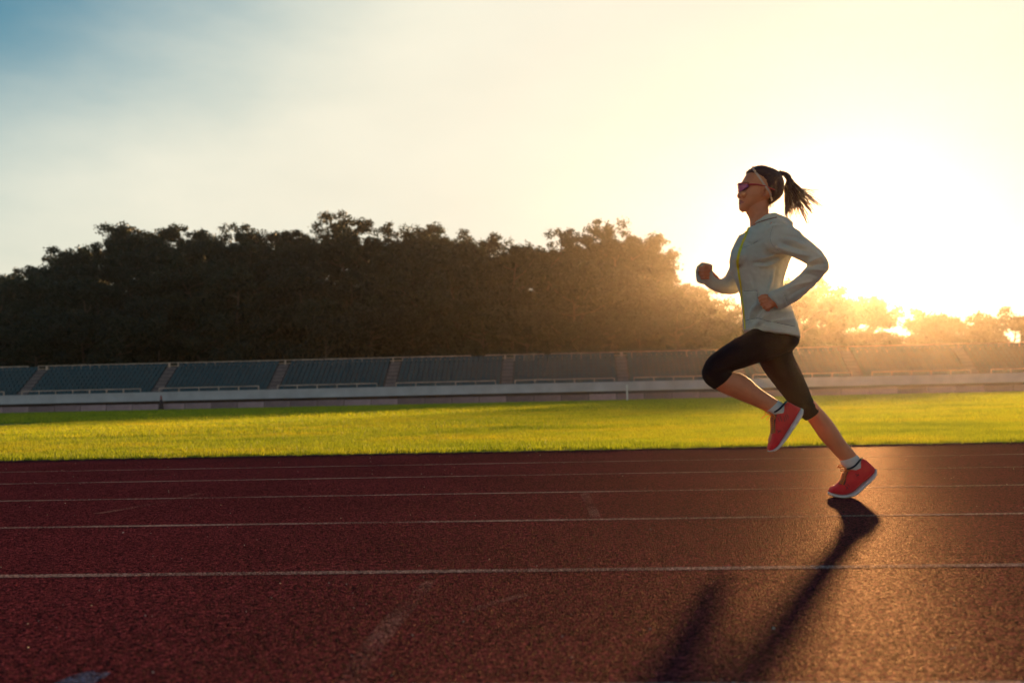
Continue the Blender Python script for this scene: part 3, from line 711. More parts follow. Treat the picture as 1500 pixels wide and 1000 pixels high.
TORSO = [((1100, 330), (1137, 319), .0, .062), ((1092, 338), (1152, 325), 0, .115), ((1084, 346), (1160, 334), 0, .150), ((1078, 355), (1163, 344), 0, .160), ((1073, 366), (1163, 358), 0, .160), ((1070, 378), (1160, 371), 0, .152), ((1070, 389), (1155, 384), 0, .142), ((1072.5, 399), (1151, 395), 0, .134),
         ((1078, 412), (1147.5, 406), 0, .128), ((1084, 425), (1146, 417), 0, .126), ((1086.5, 438), (1149, 431), 0, .132), ((1088, 451), (1155, 446), 0, .142), ((1089.5, 464), (1161, 461), 0, .160), ((1091, 477), (1166.5, 479), 0, .178), ((1092, 485), (1169.5, 497), 0, .190)]
NEAR_THIGH = [((1142, 482), (1158, 513), -.070, .072), ((1126, 480), (1140, 522), -.080, .080), ((1107, 480), (1124, 529), -.092, .086), ((1086, 491), (1111, 531.5), -.098, .080), ((1066, 502.5), (1095, 537), -.10, .073), ((1048, 515), (1080, 541.5), -.10, .065), ((1036, 526), (1073, 543.5), -.10, .059),
              ((1029.5, 540), (1072, 544.5), -.10, .057), ((1029, 551), (1072.5, 545), -.10, .056), ((1034, 561), (1073, 545), -.10, .055), ((1046.5, 570.5), (1074, 545.5), -.10, .054)]
FAR_THIGH = [((1108, 500), (1165, 492), .06, .080), ((1110, 516), (1167, 503), .070, .090), ((1113, 531), (1160, 515), .078, .084), ((1122, 547), (1167, 532), .08, .078), ((1134, 563), (1176, 551), .08, .070), ((1148, 581), (1184, 570), .08, .062), ((1163, 598), (1190, 585), .08, .057), ((1173, 609), (1196, 593.5), .08, .054), ((1181, 616), (1202, 598), .08, .053)]
PELVIS = [((1096, 472), (1158, 468), 0, .130), ((1102, 485), (1162, 484), 0, .142), ((1107, 500), (1167.5, 495), 0, .152), ((1111, 513), (1167, 504), 0, .152), ((1115, 524), (1160, 513), 0, .110)]
NEAR_CALF = [((1040, 556), (1068, 541), -.10, .046), ((1049, 569.5), (1074, 544.5), -.10, .049), ((1061, 576.5), (1085, 547), -.10, .051), ((1075, 582.5), (1097, 554), -.10, .050), ((1090, 588.5), (1110, 566), -.10, .044), ((1105, 594.5), (1122, 575), -.10, .036), ((1117, 600), (1133, 582), -.10, .031), ((1124, 604), (1141, 587.5), -.10, .030), ((1134, 609), (1153, 596), -.10, .030)]
FAR_CALF = [((1170, 598), (1192, 586), .08, .046), ((1181, 612), (1201, 596.5), .08, .048), ((1191, 626), (1213, 609.5), .08, .051), ((1201, 641), (1225, 625.5), .078, .049), ((1212, 653.5), (1236, 643), .077, .042), ((1222, 664.5), (1246, 655), .076, .034), ((1231, 674), (1255, 666), .075, .031), ((1238, 683), (1261, 674), .075, .030)]
NECK = [((1090, 306), (1126, 290), 0, .048), ((1094, 312.5), (1126, 300), 0, .050), ((1098, 320), (1125.5, 310), 0, .050), ((1099, 328), (1128, 320), 0, .053), ((1098, 338), (1138, 330), 0, .075)]
HEAD = [((1107, 246.5), (1121, 246.5), 0, .028), ((1097.5, 251), (1131, 250.5), 0, .052), ((1091.8, 258), (1137.5, 257.5), 0, .066), ((1087.7, 265), (1140, 266), 0, .0725), ((1085.3, 271), (1140.5, 273), 0, .0745), ((1085.2, 276), (1139.5, 279), 0, .0735), ((1084.3, 283), (1136.5, 286), 0, .072), ((1083.6, 288.5), (1131, 290.5), 0, .068), ((1082.9, 293), (1125, 293), 0, .062),
        ((1083, 298), (1120, 296), 0, .056), ((1082.8, 303), (1116, 299), 0, .048), ((1084.2, 307.5), (1111, 302), 0, .038), ((1087.5, 310.8), (1106, 304.5), 0, .026)]
def inner(secs, k, kd=None):
    o = []
    for a, b, off, hd in secs:
        cx, cy_ = (a[0] + b[0]) / 2, (a[1] + b[1]) / 2
        o.append(((cx + (a[0] - cx) * k, cy_ + (a[1] - cy_) * k), (cx + (b[0] - cx) * k, cy_ + (b[1] - cy_) * k), off, hd * (kd or k)))
    return o

# --- body: head, neck, trunk, arms, hands, legs and feet in one surface ---
parts = [loft(HEAD, 5, 36, 2.25), loft(NECK), loft(inner(TORSO, .86)), loft(inner(NEAR_ARM, .72)), loft(inner(FAR_ARM, .72)), loft(inner(PELVIS, .9)),
         loft(inner(NEAR_THIGH, .9)), loft(inner(FAR_THIGH, .9)), loft(NEAR_CALF), loft(FAR_CALF)]
# nose, nostril wings, lips, chin, cheek, brow
parts.append(loft([((1085.2, 274), (1091, 274), 0, .007), ((1083.2, 279), (1091, 280), 0, .009), ((1080.6, 284), (1091, 285), 0, .012), ((1079.6, 287), (1091, 288), 0, .0145), ((1080.8, 290), (1090, 290), 0, .0135), ((1083.4, 291.6), (1088, 291.5), 0, .008)], 4, 16))
for s in (-1, 1):
    parts.append(ball(W(1084.2, 288.7, s * .0125), .010, .006, .0065))
    parts.append(ball(W(1089, 284.5, s * .040), .020, .020, .017))
    c = W(1120.6, 281.5, s * .0755)
    ear = MB(); rim = []
    for k in range(15):
        th = -0.6 * math.pi + k / 14 * 1.72 * math.pi
        rim.append(c + Vector((0.0115 * math.cos(th) + 0.003 * math.sin(th), s * (0.009 + 0.006 * max(0, math.cos(th))), 0.020 * math.sin(th) + 0.001)))
    ear.tube(rim, 0.0042, 8); parts.append((ear.v, ear.f)); parts.append(ball(c + Vector((0.003, 0, 0)), .008, .004, .016))
    parts.append(ball(c + Vector((-0.005, s * .003, -0.018)), .006, .004, .007))
parts.append(ball(W(1084.6, 293.6), .0085, .024, .0042)); parts.append(ball(W(1084.3, 297.6), .0085, .021, .0050)); parts.append(ball(W(1086.5, 305.5), .0125, .020, .012))
# far hand: fist, thumb on top
for k, (y, xl, xr) in enumerate([(392.2, 1024.2, 1037.5), (397.2, 1023.4, 1038.3), (402.2, 1024.6, 1037.8), (406.8, 1027.0, 1036.8)]):
    o = .125; parts.append(capsule([W(1034, y + 1.0, o + .055), W(xl + 1.0, y + .2, o + .030), W(xl + 1.8, y, o + .004), W((xl + xr) / 2, y, o - .008), W(xr, y, o - .001), W(xr + 1, y + .2, o + .018)], [.0082, .0082, .0077, .0075, .0072, .0066]))
parts.append(capsule([W(1041, 400, .165), W(1040, 392.5, .15), W(1037, 390.0, .128), W(1032, 389.5, .118)], [.013, .0115, .0095, .008]))
parts.append(ball(W(1033.5, 399.5, .168), .028, .024, .034)); parts.append(capsule([W(1040, 403, .166), W(1050, 414, .178)], [.024, .026]))
# near hand: loose fist coming out of the cuff
parts.append(ball(W(1128, 443, -.172), .026, .022, .030)); parts.append(capsule([W(1130, 442.5, -.174), W(1146, 438, -.18)], [.024, .026]))
for k, (a, b_, c, d) in enumerate([((1122, 436.5), (1115.5, 437.5), (1113.2, 440.5), (1117, 443)), ((1122.5, 441), (1116.5, 442.5), (1115.2, 446), (1119, 447.5)), ((1125, 445.5), (1119.5, 447.5), (1118.8, 450.5), (1122.5, 451)), ((1128, 449), (1123.5, 451), (1123, 453.6), (1126, 454))]):
    parts.append(capsule([W(*a, -.188), W(*b_, -.192), W(*c, -.180), W(*d, -.168)], [.0078, .0076, .0072, .0066]))
parts.append(capsule([W(1127, 436, -.160), W(1121, 433.5, -.166), W(1116, 434, -.172), W(1112.5, 436.3, -.176)], [.0125, .0105, .009, .0075]))
# feet inside the shoes
parts.append(capsule([W(1135, 602, -.1), W(1150, 604, -.1), W(1140, 625, -.1), W(1131, 645, -.1)], [.028, .024, .026, .020]))
parts.append(capsule([W(1246, 680, .075), W(1258, 688, .075), W(1244, 704, .075), W(1228, 715, .075)], [.028, .024, .026, .017]))
body = fuse('body', parts, 0.0030, 2)
# face colouring and modelling: mouth line, eye hollows under the glasses
folds(body, [([(1081, 295.8), (1085, 295.8), (1090.5, 293.8)], 1.0, -0.0034), ([(1089.5, 294.8), (1091.5, 293)], 1.4, -0.0012), ([(1086, 288), (1089, 291.5), (1091, 294)], 1.2, -0.0012), ([(1086, 276), (1093, 275.5)], 3.0, -0.004),
             ([(1119.2, 279), (1119.6, 284)], 1.7, -0.0065), ([(1114.6, 275), (1114.8, 289)], 1.0, -0.0025), ([(1112, 296), (1104, 303), (1095, 309)], 2.2, 0.0015), ([(1121, 300), (1108, 320), (1101, 330)], 2.2, 0.003)])
bo = link('body', body, [mat_skin, mat_lips, mat_brow], person, True)
co = get_co(body); px_, py_ = project(co)
pc = np.array([0] * 3, float)
mi = np.zeros(len(body.polygons), dtype=np.int32)
for i, p in enumerate(body.polygons):
    v = p.vertices[0]
    if px_[v] < 1090 and 292.2 < py_[v] < 299.6 and px_[v] < 1082.5 + (4.2 - abs(py_[v] - 295.6)) * 1.9: mi[i] = 1
    if 1087.5 < px_[v] < 1097.5 and 266.2 < py_[v] - 0.08 * abs(px_[v] - 1092) < 268.0: mi[i] = 2
body.polygons.foreach_set('material_index', mi)

# --- jacket ---
HOOD = [((1098, 334), (1159, 333), 0, .098), ((1100.5, 328.5), (1160.5, 328.5), 0, .094), ((1108, 322.5), (1153, 323), 0, .088), ((1115, 318), (1144, 318.5), 0, .080), ((1122, 315.2), (1135, 315.6), 0, .064)]
jp = [loft(TORSO, 6, 48, 2.15), loft(NEAR_ARM, 6, 32), loft(FAR_ARM, 6, 32), loft(HOOD, 5, 40, 2.2, .1)]
jp.append(loft([((1043, 396), (1031, 416), .166, .033), ((1043.5, 391), (1022.5, 413), .170, .034), ((1041, 387.5), (1019.8, 402), .178, .026), ((1033, 386.6), (1021, 391), .182, .016)], 5, 24))
jp.append(capsule([W(1042.5, 389, .15), W(1036, 387.2, .14), W(1027, 387.0, .140), W(1022.3, 390, .145), W(1020.6, 400, .15), W(1022.5, 409, .15), W(1029, 414, .15)], [.008] * 7))
jp.append(ball(W(1086, 377, -.062), .048, .062, .055)); jp.append(ball(W(1082, 377, .070), .042, .058, .055))
jacket = fuse('jacket', jp, 0.0052, 5)
def wrinkle(me, amp, fx, seed, stretch=(1, 1, 1)):
    co, no = get_co(me), get_no(me); rs = np.random.RandomState(seed); d = np.zeros(len(co)); q = co * np.array(stretch)
    for k in range(22):
        f = rs.uniform(.5, 1.6) * fx; v = rs.normal(size=3); v /= np.linalg.norm(v); ph = rs.uniform(0, 6.28)
        d += np.sin(q @ v * f + ph + 1.2 * np.sin(q @ rs.normal(size=3) * f * .35)) / 22 ** .5
    set_co(me, co + no * (amp * d)[:, None])
wrinkle(jacket, 0.0019, 60, 4); wrinkle(jacket, 0.0008, 150, 5)
HEM = [(1090, 470), (1108, 466), (1124, 470), (1145, 474), (1164, 478)]
folds(jacket, [
    # armpit and sleeve
    ([(1182, 374), (1160, 368), (1140, 362)], 3.0, .008), ([(1178, 366), (1156, 360), (1142, 354)], 2.6, -.006), ([(1150, 345), (1166, 347), (1180, 353)], 2.2, -.005), ([(1148, 350), (1164, 353), (1178, 360)], 2.4, .005),
    ([(1186, 364), (1196, 371), (1206, 381)], 2.2, .004), ([(1182, 386), (1194, 380), (1206, 376)], 2.0, .006), ([(1183, 391), (1197, 387), (1211, 386)], 2.0, -.006), ([(1180, 396), (1194, 394), (1207, 396)], 2.0, .005), ([(1176, 401), (1188, 402), (1198, 406)], 1.8, -.004),
    ([(1188, 412), (1170, 416), (1152, 424)], 2.0, .004), ([(1186, 418), (1168, 426), (1152, 436)], 2.0, -.004), ([(1148, 429), (1151, 437), (1155, 445)], 1.3, -.004), ([(1146, 429), (1149, 438), (1152, 447)], 1.6, .003),
    # chest and side
    ([(1108, 389), (1124, 389.5), (1140, 382), (1152, 374)], 2.6, .006), ([(1104, 385), (1122, 385), (1138, 377)], 2.4, -.006), ([(1112, 378), (1128, 376), (1146, 368)], 2.4, .004), ([(1090, 352), (1102, 358), (1118, 350)], 1.2, -.003),
    ([(1132, 396), (1130, 410), (1126, 425)], 2.0, .005), ([(1138, 392), (1137, 406), (1134, 420)], 2.0, -.005), ([(1098, 398), (1104, 414), (1104, 424)], 3.0, -.003),
    # waist, pocket, hem
    ([(1089, 426), (1109, 426), (1110.5, 438), (1111, 444), (1120, 453)], 0.9, -.0045), ([(1096, 470), (1104, 452), (1116, 440)], 3.2, .007), ([(1101, 474), (1110, 456), (1122, 446)], 2.6, -.007), ([(1108, 477), (1122, 462), (1142, 456)], 2.6, .006), ([(1112, 478), (1128, 468), (1150, 463)], 2.4, -.006),
    ([(1088, 445), (1096, 460), (1094, 475)], 2.4, -.005), ([(1130, 456), (1146, 458), (1160, 456)], 2.4, .005), ([(1128, 470), (1146, 470), (1162, 467)], 2.2, .005),
    (HEM, 1.1, -.005), ([(1093, 480), (1112, 473), (1138, 483), (1165, 489)], 5.0, .004),
    # hood edge
    ([(1099, 332), (1110, 326), (1124, 321), (1138, 318)], 1.0, -.006), ([(1103, 335), (1118, 328), (1136, 325), (1158, 331)], 1.2, -.005), ([(1120, 340), (1132, 331), (1152, 331)], 1.6, .004)])
jo = link('jacket', jacket, mat_jacket, person, True)
bj = bvh_of(jacket)
ZIPL = [(1097, 333), (1093, 344), (1087, 358), (1082.5, 372), (1080.5, 384), (1082, 398), (1084.5, 414), (1087, 432), (1089, 450), (1090.5, 466), (1092, 482)]
ribbon(bj, ZIPL, 0.0125, 0.0012, 0.0010).build('zip_tape', mat_zip, jo)
cord(bj, ZIPL, 0.0020, 0.0035).build('zip_teeth', mat_zip, jo, True)
m = MB(); pz = hit(bj, 1092.5, 340, 0.005)[0]; m.box(pz.x - .003, pz.x + .003, pz.y - .002, pz.y + .002, pz.z - .014, pz.z); m.build('zip_pull', mat_zip, jo)
cord(bj, HEM, 0.0016, -0.0006).build('hem_seam', mat_seam, jo, True)
cord(bj, [(1100, 332), (1110, 326), (1124, 321.3), (1138, 318.2)], 0.0026, 0.0).build('hood_edge', simple('rust_hood_trim', (0.26, 0.13, 0.10), 0.8), jo, True)
cord(bj, [(1089, 426), (1100, 426), (1108.5, 426), (1110, 437)], 0.0013, -0.0004).build('pocket_seam', mat_seam, jo, True)
cord(bj, [(1090, 362), (1100, 358.5), (1110, 353)], 0.0009, -0.0003).build('yoke_seam', mat_seam, jo, True)
cord(bj, [(1133, 330), (1128, 345), (1131, 358), (1141, 368)], 0.0010, -0.0004).build('armhole_seam', mat_seam, jo, True)
cord(bj, [(1148, 428.5), (1151.5, 438), (1155, 447)], 0.0012, -0.0004).build('cuff_seam', mat_seam, jo, True)

# --- tights ---
tights = fuse('tights', [loft(PELVIS, 5, 40), loft(NEAR_THIGH, 6, 36), loft(FAR_THIGH, 6, 36)], 0.0050, 4)
wrinkle(tights, 0.0008, 70, 9)
folds(tights, [([(1159, 512), (1152, 517), (1146, 520)], 1.2, -.004), ([(1190, 590), (1184, 596), (1174, 603)], 1.5, -.003), ([(1194, 592), (1188, 599), (1178, 607)], 1.5, .003), ([(1072, 541), (1060, 545), (1046, 546)], 2.0, -.003), ([(1070, 537), (1056, 540), (1044, 540)], 2.0, .003)])
to = link('tights', tights, mat_tights, person, True)
btg = bvh_of(tights)
for a in ([(1047.5, 568.5), (1060, 559), (1072, 545.5)], [(1180.5, 613.5), (1191, 608), (1200, 598.5)]):
    cord(btg, a, 0.0014, -0.0002).build('cuff_hem', mat_tights, to, True)

# --- hair, headband, sunglasses ---
HAIR = [((1107, 243.6), (1124, 245), 0, .030), ((1097.5, 248.2), (1136, 250.5), 0, .058), ((1093.0, 253), (1143, 256), 0, .0715), ((1097, 259), (1146, 263), 0, .0785), ((1104, 265), (1147.5, 270), 0, .0805), ((1107, 271), (1147.5, 277), 0, .0800), ((1112, 277.5), (1146, 284), 0, .0780), ((1120, 284), (1142.5, 290), 0, .072), ((1123.5, 291), (1137, 294.5), 0, .062), ((1124.5, 298), (1130, 299.5), 0, .040)]
hair = fuse('hair', [loft(HAIR, 6, 40, 2.15)], 0.0040, 2)
co, no = get_co(hair), get_no(hair); hx, hy = project(co)
ang_ = np.arctan2(hy - 257, hx - 1146); set_co(hair, co + no * (0.0011 * np.sin(ang_ * 95 + co[:, 1] * 60) + 0.0008 * np.sin(ang_ * 211 + co[:, 1] * 130))[:, None])
ho = link('hair', hair, mat_hair, person, True)
pt = MB(); rp = random.Random(5)
ENDS = [(1152, 321, 1.0), (1150.5, 314, 1.1), (1155, 306, 1.2), (1161, 303, 1.2), (1183, 327, .9), (1176, 318, 1.0), (1168, 306, 1.2), (1197, 321, .8), (1189, 311, 1.0), (1180, 304, 1.1), (1203, 302, .45), (1195, 298, .6), (1172, 300, 1.2), (1178, 297, 1.1), (1158, 312, 1.0), (1148, 304, 1.0)]
for k in range(420):
    ex, ey, tk = ENDS[k % len(ENDS)]
    if k % 2:
        ex = rp.uniform(1148, 1204); q_ = (ex - 1148) / 56; ey = 322 - 20 * max(0, q_ - .6) / .4 - rp.random() ** 1.5 * 22 * (0.4 + q_); tk = rp.uniform(.5, .9)
    lum = k < 210; j = 3.0 if lum else 5.5
    f = rp.uniform(.85, 1.06) if lum else rp.uniform(.6, 1.1)
    so = rp.gauss(0, .010); eo = rp.gauss(0, .030)
    s0 = (1141 + rp.uniform(-1.5, 1.5), 256 + rp.uniform(-2.5, 2.5))
    s1 = (1148 + rp.uniform(-2, 2), 253.5 + rp.uniform(-1.5, 3.0)); s2 = (1155.5 + rp.uniform(-3, 3), 261 + rp.uniform(-3, 3)); s3 = (1157.5 + (ex - 1165) * .26 + rp.uniform(-5, 4), 275 + rp.uniform(-3, 4))
    ex, ey = ex + rp.gauss(0, j * .45), ey + rp.gauss(0, j * .5); ex, ey = s3[0] + (ex - s3[0]) * f, s3[1] + (ey - s3[1]) * f
    P = dense([(*s0, so), (*s1, so), (*s2, so * 1.3), (*s3, (so + eo) / 2), ((s3[0] + ex) / 2 + rp.gauss(0, 1.0), (s3[1] + ey) / 2 + rp.gauss(0, 1.0), eo * .8), (ex, ey, eo)], 3)
    K = len(P); r0 = rp.uniform(.0030, .0056) * tk if lum else rp.uniform(.0006, .0015)
    pt.tube([W(x, y, o) for x, y, o in P], [r0 * (1 - 0.9 * (i / (K - 1)) ** 1.5) + .00015 for i in range(K)], 5)
for k in range(26):                                     # stray hairs on the nape and crown
    a = (1128 + rp.uniform(-1, 6), 296 + rp.uniform(-4, 3)); 
    P = dense([(*a, rp.gauss(0, .02)), (a[0] + rp.uniform(-3, 1), a[1] + rp.uniform(2, 5), rp.gauss(0, .03)), (a[0] + rp.uniform(-6, 2), a[1] + rp.uniform(4, 9), rp.gauss(0, .035))], 4)
    pt.tube([W(*q) for q in P], .0005, 4)
pt.build('ponytail', mat_hair, ho, True)
m = MB(); c_ = W(1143, 255.5, 0)
ringp = [c_ + Vector((0.004 * math.cos(q * .5236), 0.017 * math.cos(q * .5236), 0.017 * math.sin(q * .5236))) for q in range(13)]
m.tube(ringp, .0045, 8); m.build('hair_tie', mat_hair, ho, True)
bh = bvh_of(hair, body)
BAND = [(1103.5, 247.5), (1107, 252.5), (1113, 261), (1119, 270), (1124.5, 277), (1128, 284), (1131.5, 293.5)]
hb = ribbon(bh, BAND, 0.0095, 0.0018, 0.0012); hb2 = ribbon(bh, BAND, 0.0095, 0.0018, 0.0012, back=True); hb.add(hb2.v, hb2.f)
p1, p2 = hit(bh, *BAND[0], 0.002), hit(bh, *BAND[0], 0.002, True)
top = [p1[0].lerp(p2[0], k / 8) + Vector((0, 0, 0.010 * math.sin(math.pi * k / 8))) for k in range(9)]
m = MB()
for p in top: m.v += [tuple(p + Vector((-.0048, 0, .002))), tuple(p + Vector((.0048, 0, 0.0005))), tuple(p + Vector((.0048, 0, -.002))), tuple(p + Vector((-.0048, 0, -.002)))]
for i in range(8):
    for j in range(4): m.f.append((4 * i + j, 4 * i + (j + 1) % 4, 4 * i + 4 + (j + 1) % 4, 4 * i + 4 + j)); m.m.append(0)
hb.add(m.v, m.f); hb.build('headband', mat_band, person)
gl = empty('sunglasses', W(1085, 274)); gl.parent = person; gl.matrix_parent_inverse = Matrix.Translation(person.location).inverted()
def glint(name, mb, mat):
    o = link(name, mb.mesh(name), mat, None, True); o.parent = gl; o.matrix_parent_inverse = Matrix.Translation(gl.location).inverted() ; return o
def lens_pt(t, v):                 # t -1..1 round the face, v 0 top .. 1 bottom
    at = abs(t); pxl = 1080.6 + 15.5 * at ** 2.2; o = 0.0705 * t * (1 - 0.12 * at)
    yt = 271.4 - 2.6 * math.sin(min(1, at * 1.5) * 1.57); yb = 282.2 - 0.6 * at - (8.0 * (max(0, at - .45) / .55) ** 1.5) + (4.5 * max(0, .16 - at) / .16 * -1)
    return W(pxl + 1.0 * v, yt + (yb - yt) * v, o)
for s in (-1, 1):
    m = MB(); nu, nv = 12, 6
    for i in range(nu + 1):
        for j in range(nv + 1): m.v.append(tuple(lens_pt(s * (0.06 + 0.94 * i / nu), j / nv)))
    for i in range(nu):
        for j in range(nv):
            a = i * (nv + 1) + j; m.f.append((a, a + 1, a + nv + 2, a + nv + 1)); m.m.append(0)
    lo_ = glint('lens', m, mat_lens); sm = lo_.modifiers.new('thickness', 'SOLIDIFY'); sm.thickness = 0.0015
    m = MB(); m.tube([lens_pt(s, .3), W(1102, 269.6, s * .0775), W(1110, 270.2, s * .0805), W(1120, 272.2, s * .0825), W(1127, 275.2, s * .0815), W(1135, 278.2, s * .079)], [.0042, .0040, .0034, .0028, .0026, .0022], 8)
    glint('temple', m, mat_frame)
m = MB(); m.tube([lens_pt(-1 + k / 12, -0.04) for k in range(25)], .0023, 8); glint('brow_bar', m, mat_frame)
m = MB(); m.tube([lens_pt(t, 0.9) for t in (-.13, -.06, 0, .06, .13)], .0020, 8); glint('nose_bridge', m, mat_frame)

# --- socks and shoes ---
for secs, off in (([((1121.5, 602.5), (1139.8, 586), 0, .0325), ((1124, 604.5), (1143.5, 588.5), 0, .0325), ((1129, 607.5), (1149, 592.5), 0, .0335), ((1138, 613), (1156, 600), 0, .034)], -.1), ([((1230.4, 675), (1255.2, 665.5), 0, .033), ((1233, 679.5), (1257.5, 668.5), 0, .033), ((1237, 684.5), (1260.5, 673), 0, .034), ((1243, 691), (1266, 681), 0, .035)], .0755)):
    v, f = loft([(a, b, off, d) for a, b, _, d in secs], 5, 28); m = MB(); m.add(v, f); o = m.build('sock', mat_sock, person, True)
def shoe(upper, sole, off, collar, lace, bow, marks):
    up_ = fuse('shoe', [loft([(a, b, off, d) for a, b, d in upper], 6, 32, 2.4)], 0.0032, 3)
    wrinkle(up_, 0.0005, 140, 3)
    so = link('shoe', up_, mat_shoe, person, True)
    v, f = loft([(a, b, off, d) for a, b, d in sole], 6, 32, 3.4, .1); m = MB(); m.add(v, f)
    o = link('sole', m.mesh('sole'), mat_sole, None, True); child(o, so)
    bs = bvh_of(up_)
    # dark rolled collar round the ankle opening
    m = MB()
    ring = [W(x, y, off + o_) for x, y, o_ in collar]; ring = [Vector(p) for p in dense([tuple(q) for q in ring], 5)]; m.tube(ring, .0046, 8)
    child(link('collar', m.mesh('collar'), mat_lining, None, True), so)
    # tongue and laces
    child(link('tongue', ribbon(bs, lace, 0.030, 0.0005, 0.0016, k=4).mesh('tongue'), mat_lining, None, True), so)
    m = MB(); L = dense(lace, 3); n = len(L)
    for i in range(0, n - 1):
        (ax, ay), (bx, by) = L[i], L[i + 1]; tx, ty = bx - ax, by - ay; q = math.hypot(tx, ty); nx_, ny_ = -ty / q, tx / q
        for sg in (1, -1):
            P = []
            for k in range(5):
                t = k / 4; wv = (t - .5) * 2 * sg * 3.4
                h = hit(bs, ax + tx * t + nx_ * wv, ay + ty * t + ny_ * wv, 0.003)
                if h: P.append(h[0])
            if len(P) > 2: m.tube(P, .0019, 6)
    child(link('lace', m.mesh('lace'), mat_lace, None, True), so)
    m = MB()
    for pts in bow: m.tube([W(x, y, off + o_) for x, y, o_ in dense(pts, 5)], .0021, 6)
    child(link('lace_bow', m.mesh('lace_bow'), mat_lace, None, True), so)
    m = MB()
    for pts in marks:
        c = cord(bs, pts, .0012, .0002, k=4); m.add(c.v, c.f)
    child(link('side_print', m.mesh('side_print'), mat_mark, None, True), so)
    # grooves of the sole as small dark notches along its lower edge
    m = MB(); S = dense([s_[1] for s_ in sole], 6)
    for i in range(5, len(S) - 4, 5):
        P = W(*S[i], off); P = P + Vector((0, 0, .0012)); m.tube([P - fwd_h * .034, P + fwd_h * .034], .0016, 6)
    child(link('tread', m.mesh('tread'), mat_tread, None), so)
    return so
def child(o, p):
    o.parent = p; return o
near_up = [((1170.5, 596.5), (1172.5, 599), .014), ((1161, 592.2), (1169.5, 604.5), .030), ((1151.8, 588.5), (1164.5, 613.5), .035), ((1143, 596), (1159, 622), .037), ((1133.5, 603.5), (1154, 630), .040), ((1129, 613), (1148.8, 638), .043), ((1130, 627), (1143.2, 646), .045), ((1129, 638), (1138.2, 653.5), .045), ((1126.5, 648), (1132, 658.5), .039), ((1124.4, 656), (1126.5, 660.5), .018)]
near_sole = [((1172.5, 597.5), (1176, 600), .020), ((1168, 603), (1174.5, 607.5), .034), ((1163, 612), (1169.5, 615.5), .039), ((1157.5, 621), (1163.5, 624.5), .040), ((1152, 629.5), (1157.5, 632.5), .042), ((1147, 637.5), (1152, 640.5), .045), ((1141.5, 645), (1146, 648), .047), ((1136.5, 652), (1140.2, 655), .047), ((1130.5, 657.5), (1133, 660.2), .040), ((1125, 659.5), (1126, 661.5), .020)]
shoe(near_up, near_sole, -.1, [(1152.2, 588, 0), (1149.5, 590.5, -.030), (1143, 597.5, -.037), (1137, 602, -.034), (1132.5, 603.5, -.014), (1131.5, 603.5, .0), (1132.5, 603.5, .014), (1137, 602, .034), (1143, 597.5, .037), (1149.5, 590.5, .030), (1152.2, 588, 0)],
     [(1133.5, 608), (1132.3, 616), (1132.8, 625), (1132.6, 634)], [[(1132, 607, -.02), (1127, 605, -.035), (1122, 607.5, -.045), (1115.5, 612.5, -.048)], [(1132, 606.5, -.02), (1126, 603, -.03), (1120.5, 604, -.028), (1123.5, 607, -.02), (1131, 607.5, -.018)], [(1132, 607.5, -.02), (1127.5, 609.5, -.03), (1123, 615, -.03)], [(1132, 607, -.01), (1136, 610.5, -.045), (1134, 614, -.05)]],
     [[(1139.5, 611), (1142, 617)], [(1142, 608.5), (1145.5, 616.5)], [(1150, 607), (1152.5, 615)], [(1152.5, 606), (1155, 613)], [(1148, 610), (1150, 617)], [(1138, 630), (1144, 632)], [(1139, 634), (1143, 630)]])
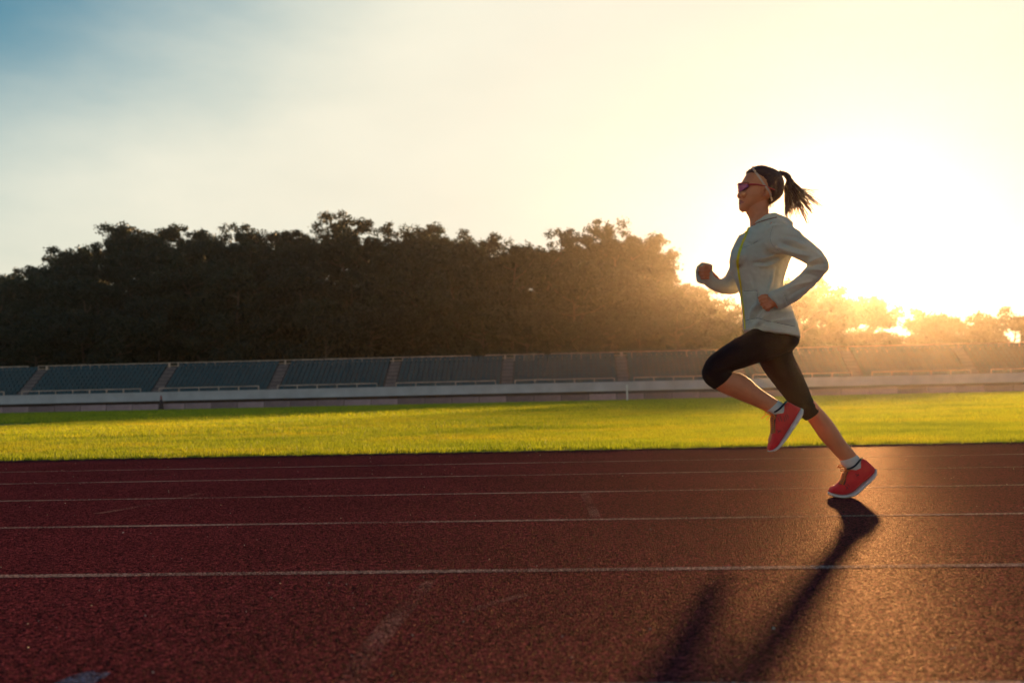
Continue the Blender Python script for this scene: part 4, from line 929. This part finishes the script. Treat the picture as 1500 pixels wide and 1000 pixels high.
far_up = [((1279.5, 684.5), (1280.8, 689), .014), ((1272.5, 677.5), (1278, 694), .030), ((1262.5, 671), (1271, 701), .035), ((1252, 679), (1263, 707), .036), ((1243, 685), (1255.5, 714), .039), ((1236.5, 691), (1248.5, 720), .042), ((1232.5, 701), (1240, 723.5), .045), ((1225.5, 708.5), (1230, 724), .045), ((1218.5, 712.5), (1220, 722.5), .037), ((1214.5, 717.5), (1215.2, 721.5), .016)]
far_sole = [((1280.5, 685.5), (1283, 688), .018), ((1278, 692), (1281.5, 696), .034), ((1271.5, 699.5), (1275, 704), .038), ((1263.5, 706.5), (1267, 711), .039), ((1256, 713), (1259, 718.5), .041), ((1249, 719), (1250.5, 725), .045), ((1240, 722.8), (1240.5, 727.6), .047), ((1230, 723.8), (1230, 728.2), .047), ((1219.5, 722), (1219, 726.5), .039), ((1214.2, 720), (1213.8, 723), .019)]
shoe(far_up, far_sole, .0755, [(1262.5, 670.5, 0), (1259.5, 674, -.030), (1253, 681.5, -.036), (1246, 685.5, -.034), (1240.5, 686.5, -.016), (1239, 686.5, 0), (1240.5, 686.5, .016), (1246, 685.5, .034), (1253, 681.5, .036), (1259.5, 674, .030), (1262.5, 670.5, 0)],
     [(1240, 689), (1237.2, 695), (1235.5, 702), (1232.5, 709)], [[(1240, 686, -.02), (1234, 683.5, -.03), (1226.5, 684.5, -.036)], [(1240, 686, -.02), (1233, 681.5, -.02), (1228, 682, -.02), (1232, 686, -.02), (1239, 687, -.02)], [(1240, 687, -.02), (1235, 690, -.035), (1231, 688.5, -.04)], [(1240, 687, -.01), (1245, 690, -.045)]],
     [[(1253, 694), (1258, 696)], [(1254, 698), (1258, 694)], [(1238, 711), (1243, 716)], [(1240, 708), (1245, 713)], [(1242, 712), (1239, 717)]])
#ENDPERSON

# ------------------------------------------------------------------ haze
hz = MB(); hz.box(-GX - 10, GX + 10, -130, 490, -1.0, 42.0)
haze = tag(hz.build('haze', None), kind='stuff')
hm_ = bpy.data.materials.new('haze_air'); hm_.use_nodes = True; t = hm_.node_tree
t.nodes.remove(t.nodes['Principled BSDF'])
pv = t.nodes.new('ShaderNodeVolumePrincipled'); pv.inputs['Color'].default_value = (0.97, 0.84, 0.70, 1); pv.inputs['Density'].default_value = 0.00019; pv.inputs['Anisotropy'].default_value = 0.89
t.links.new(pv.outputs[0], t.nodes['Material Output'].inputs['Volume'])
haze.data.materials.append(hm_)
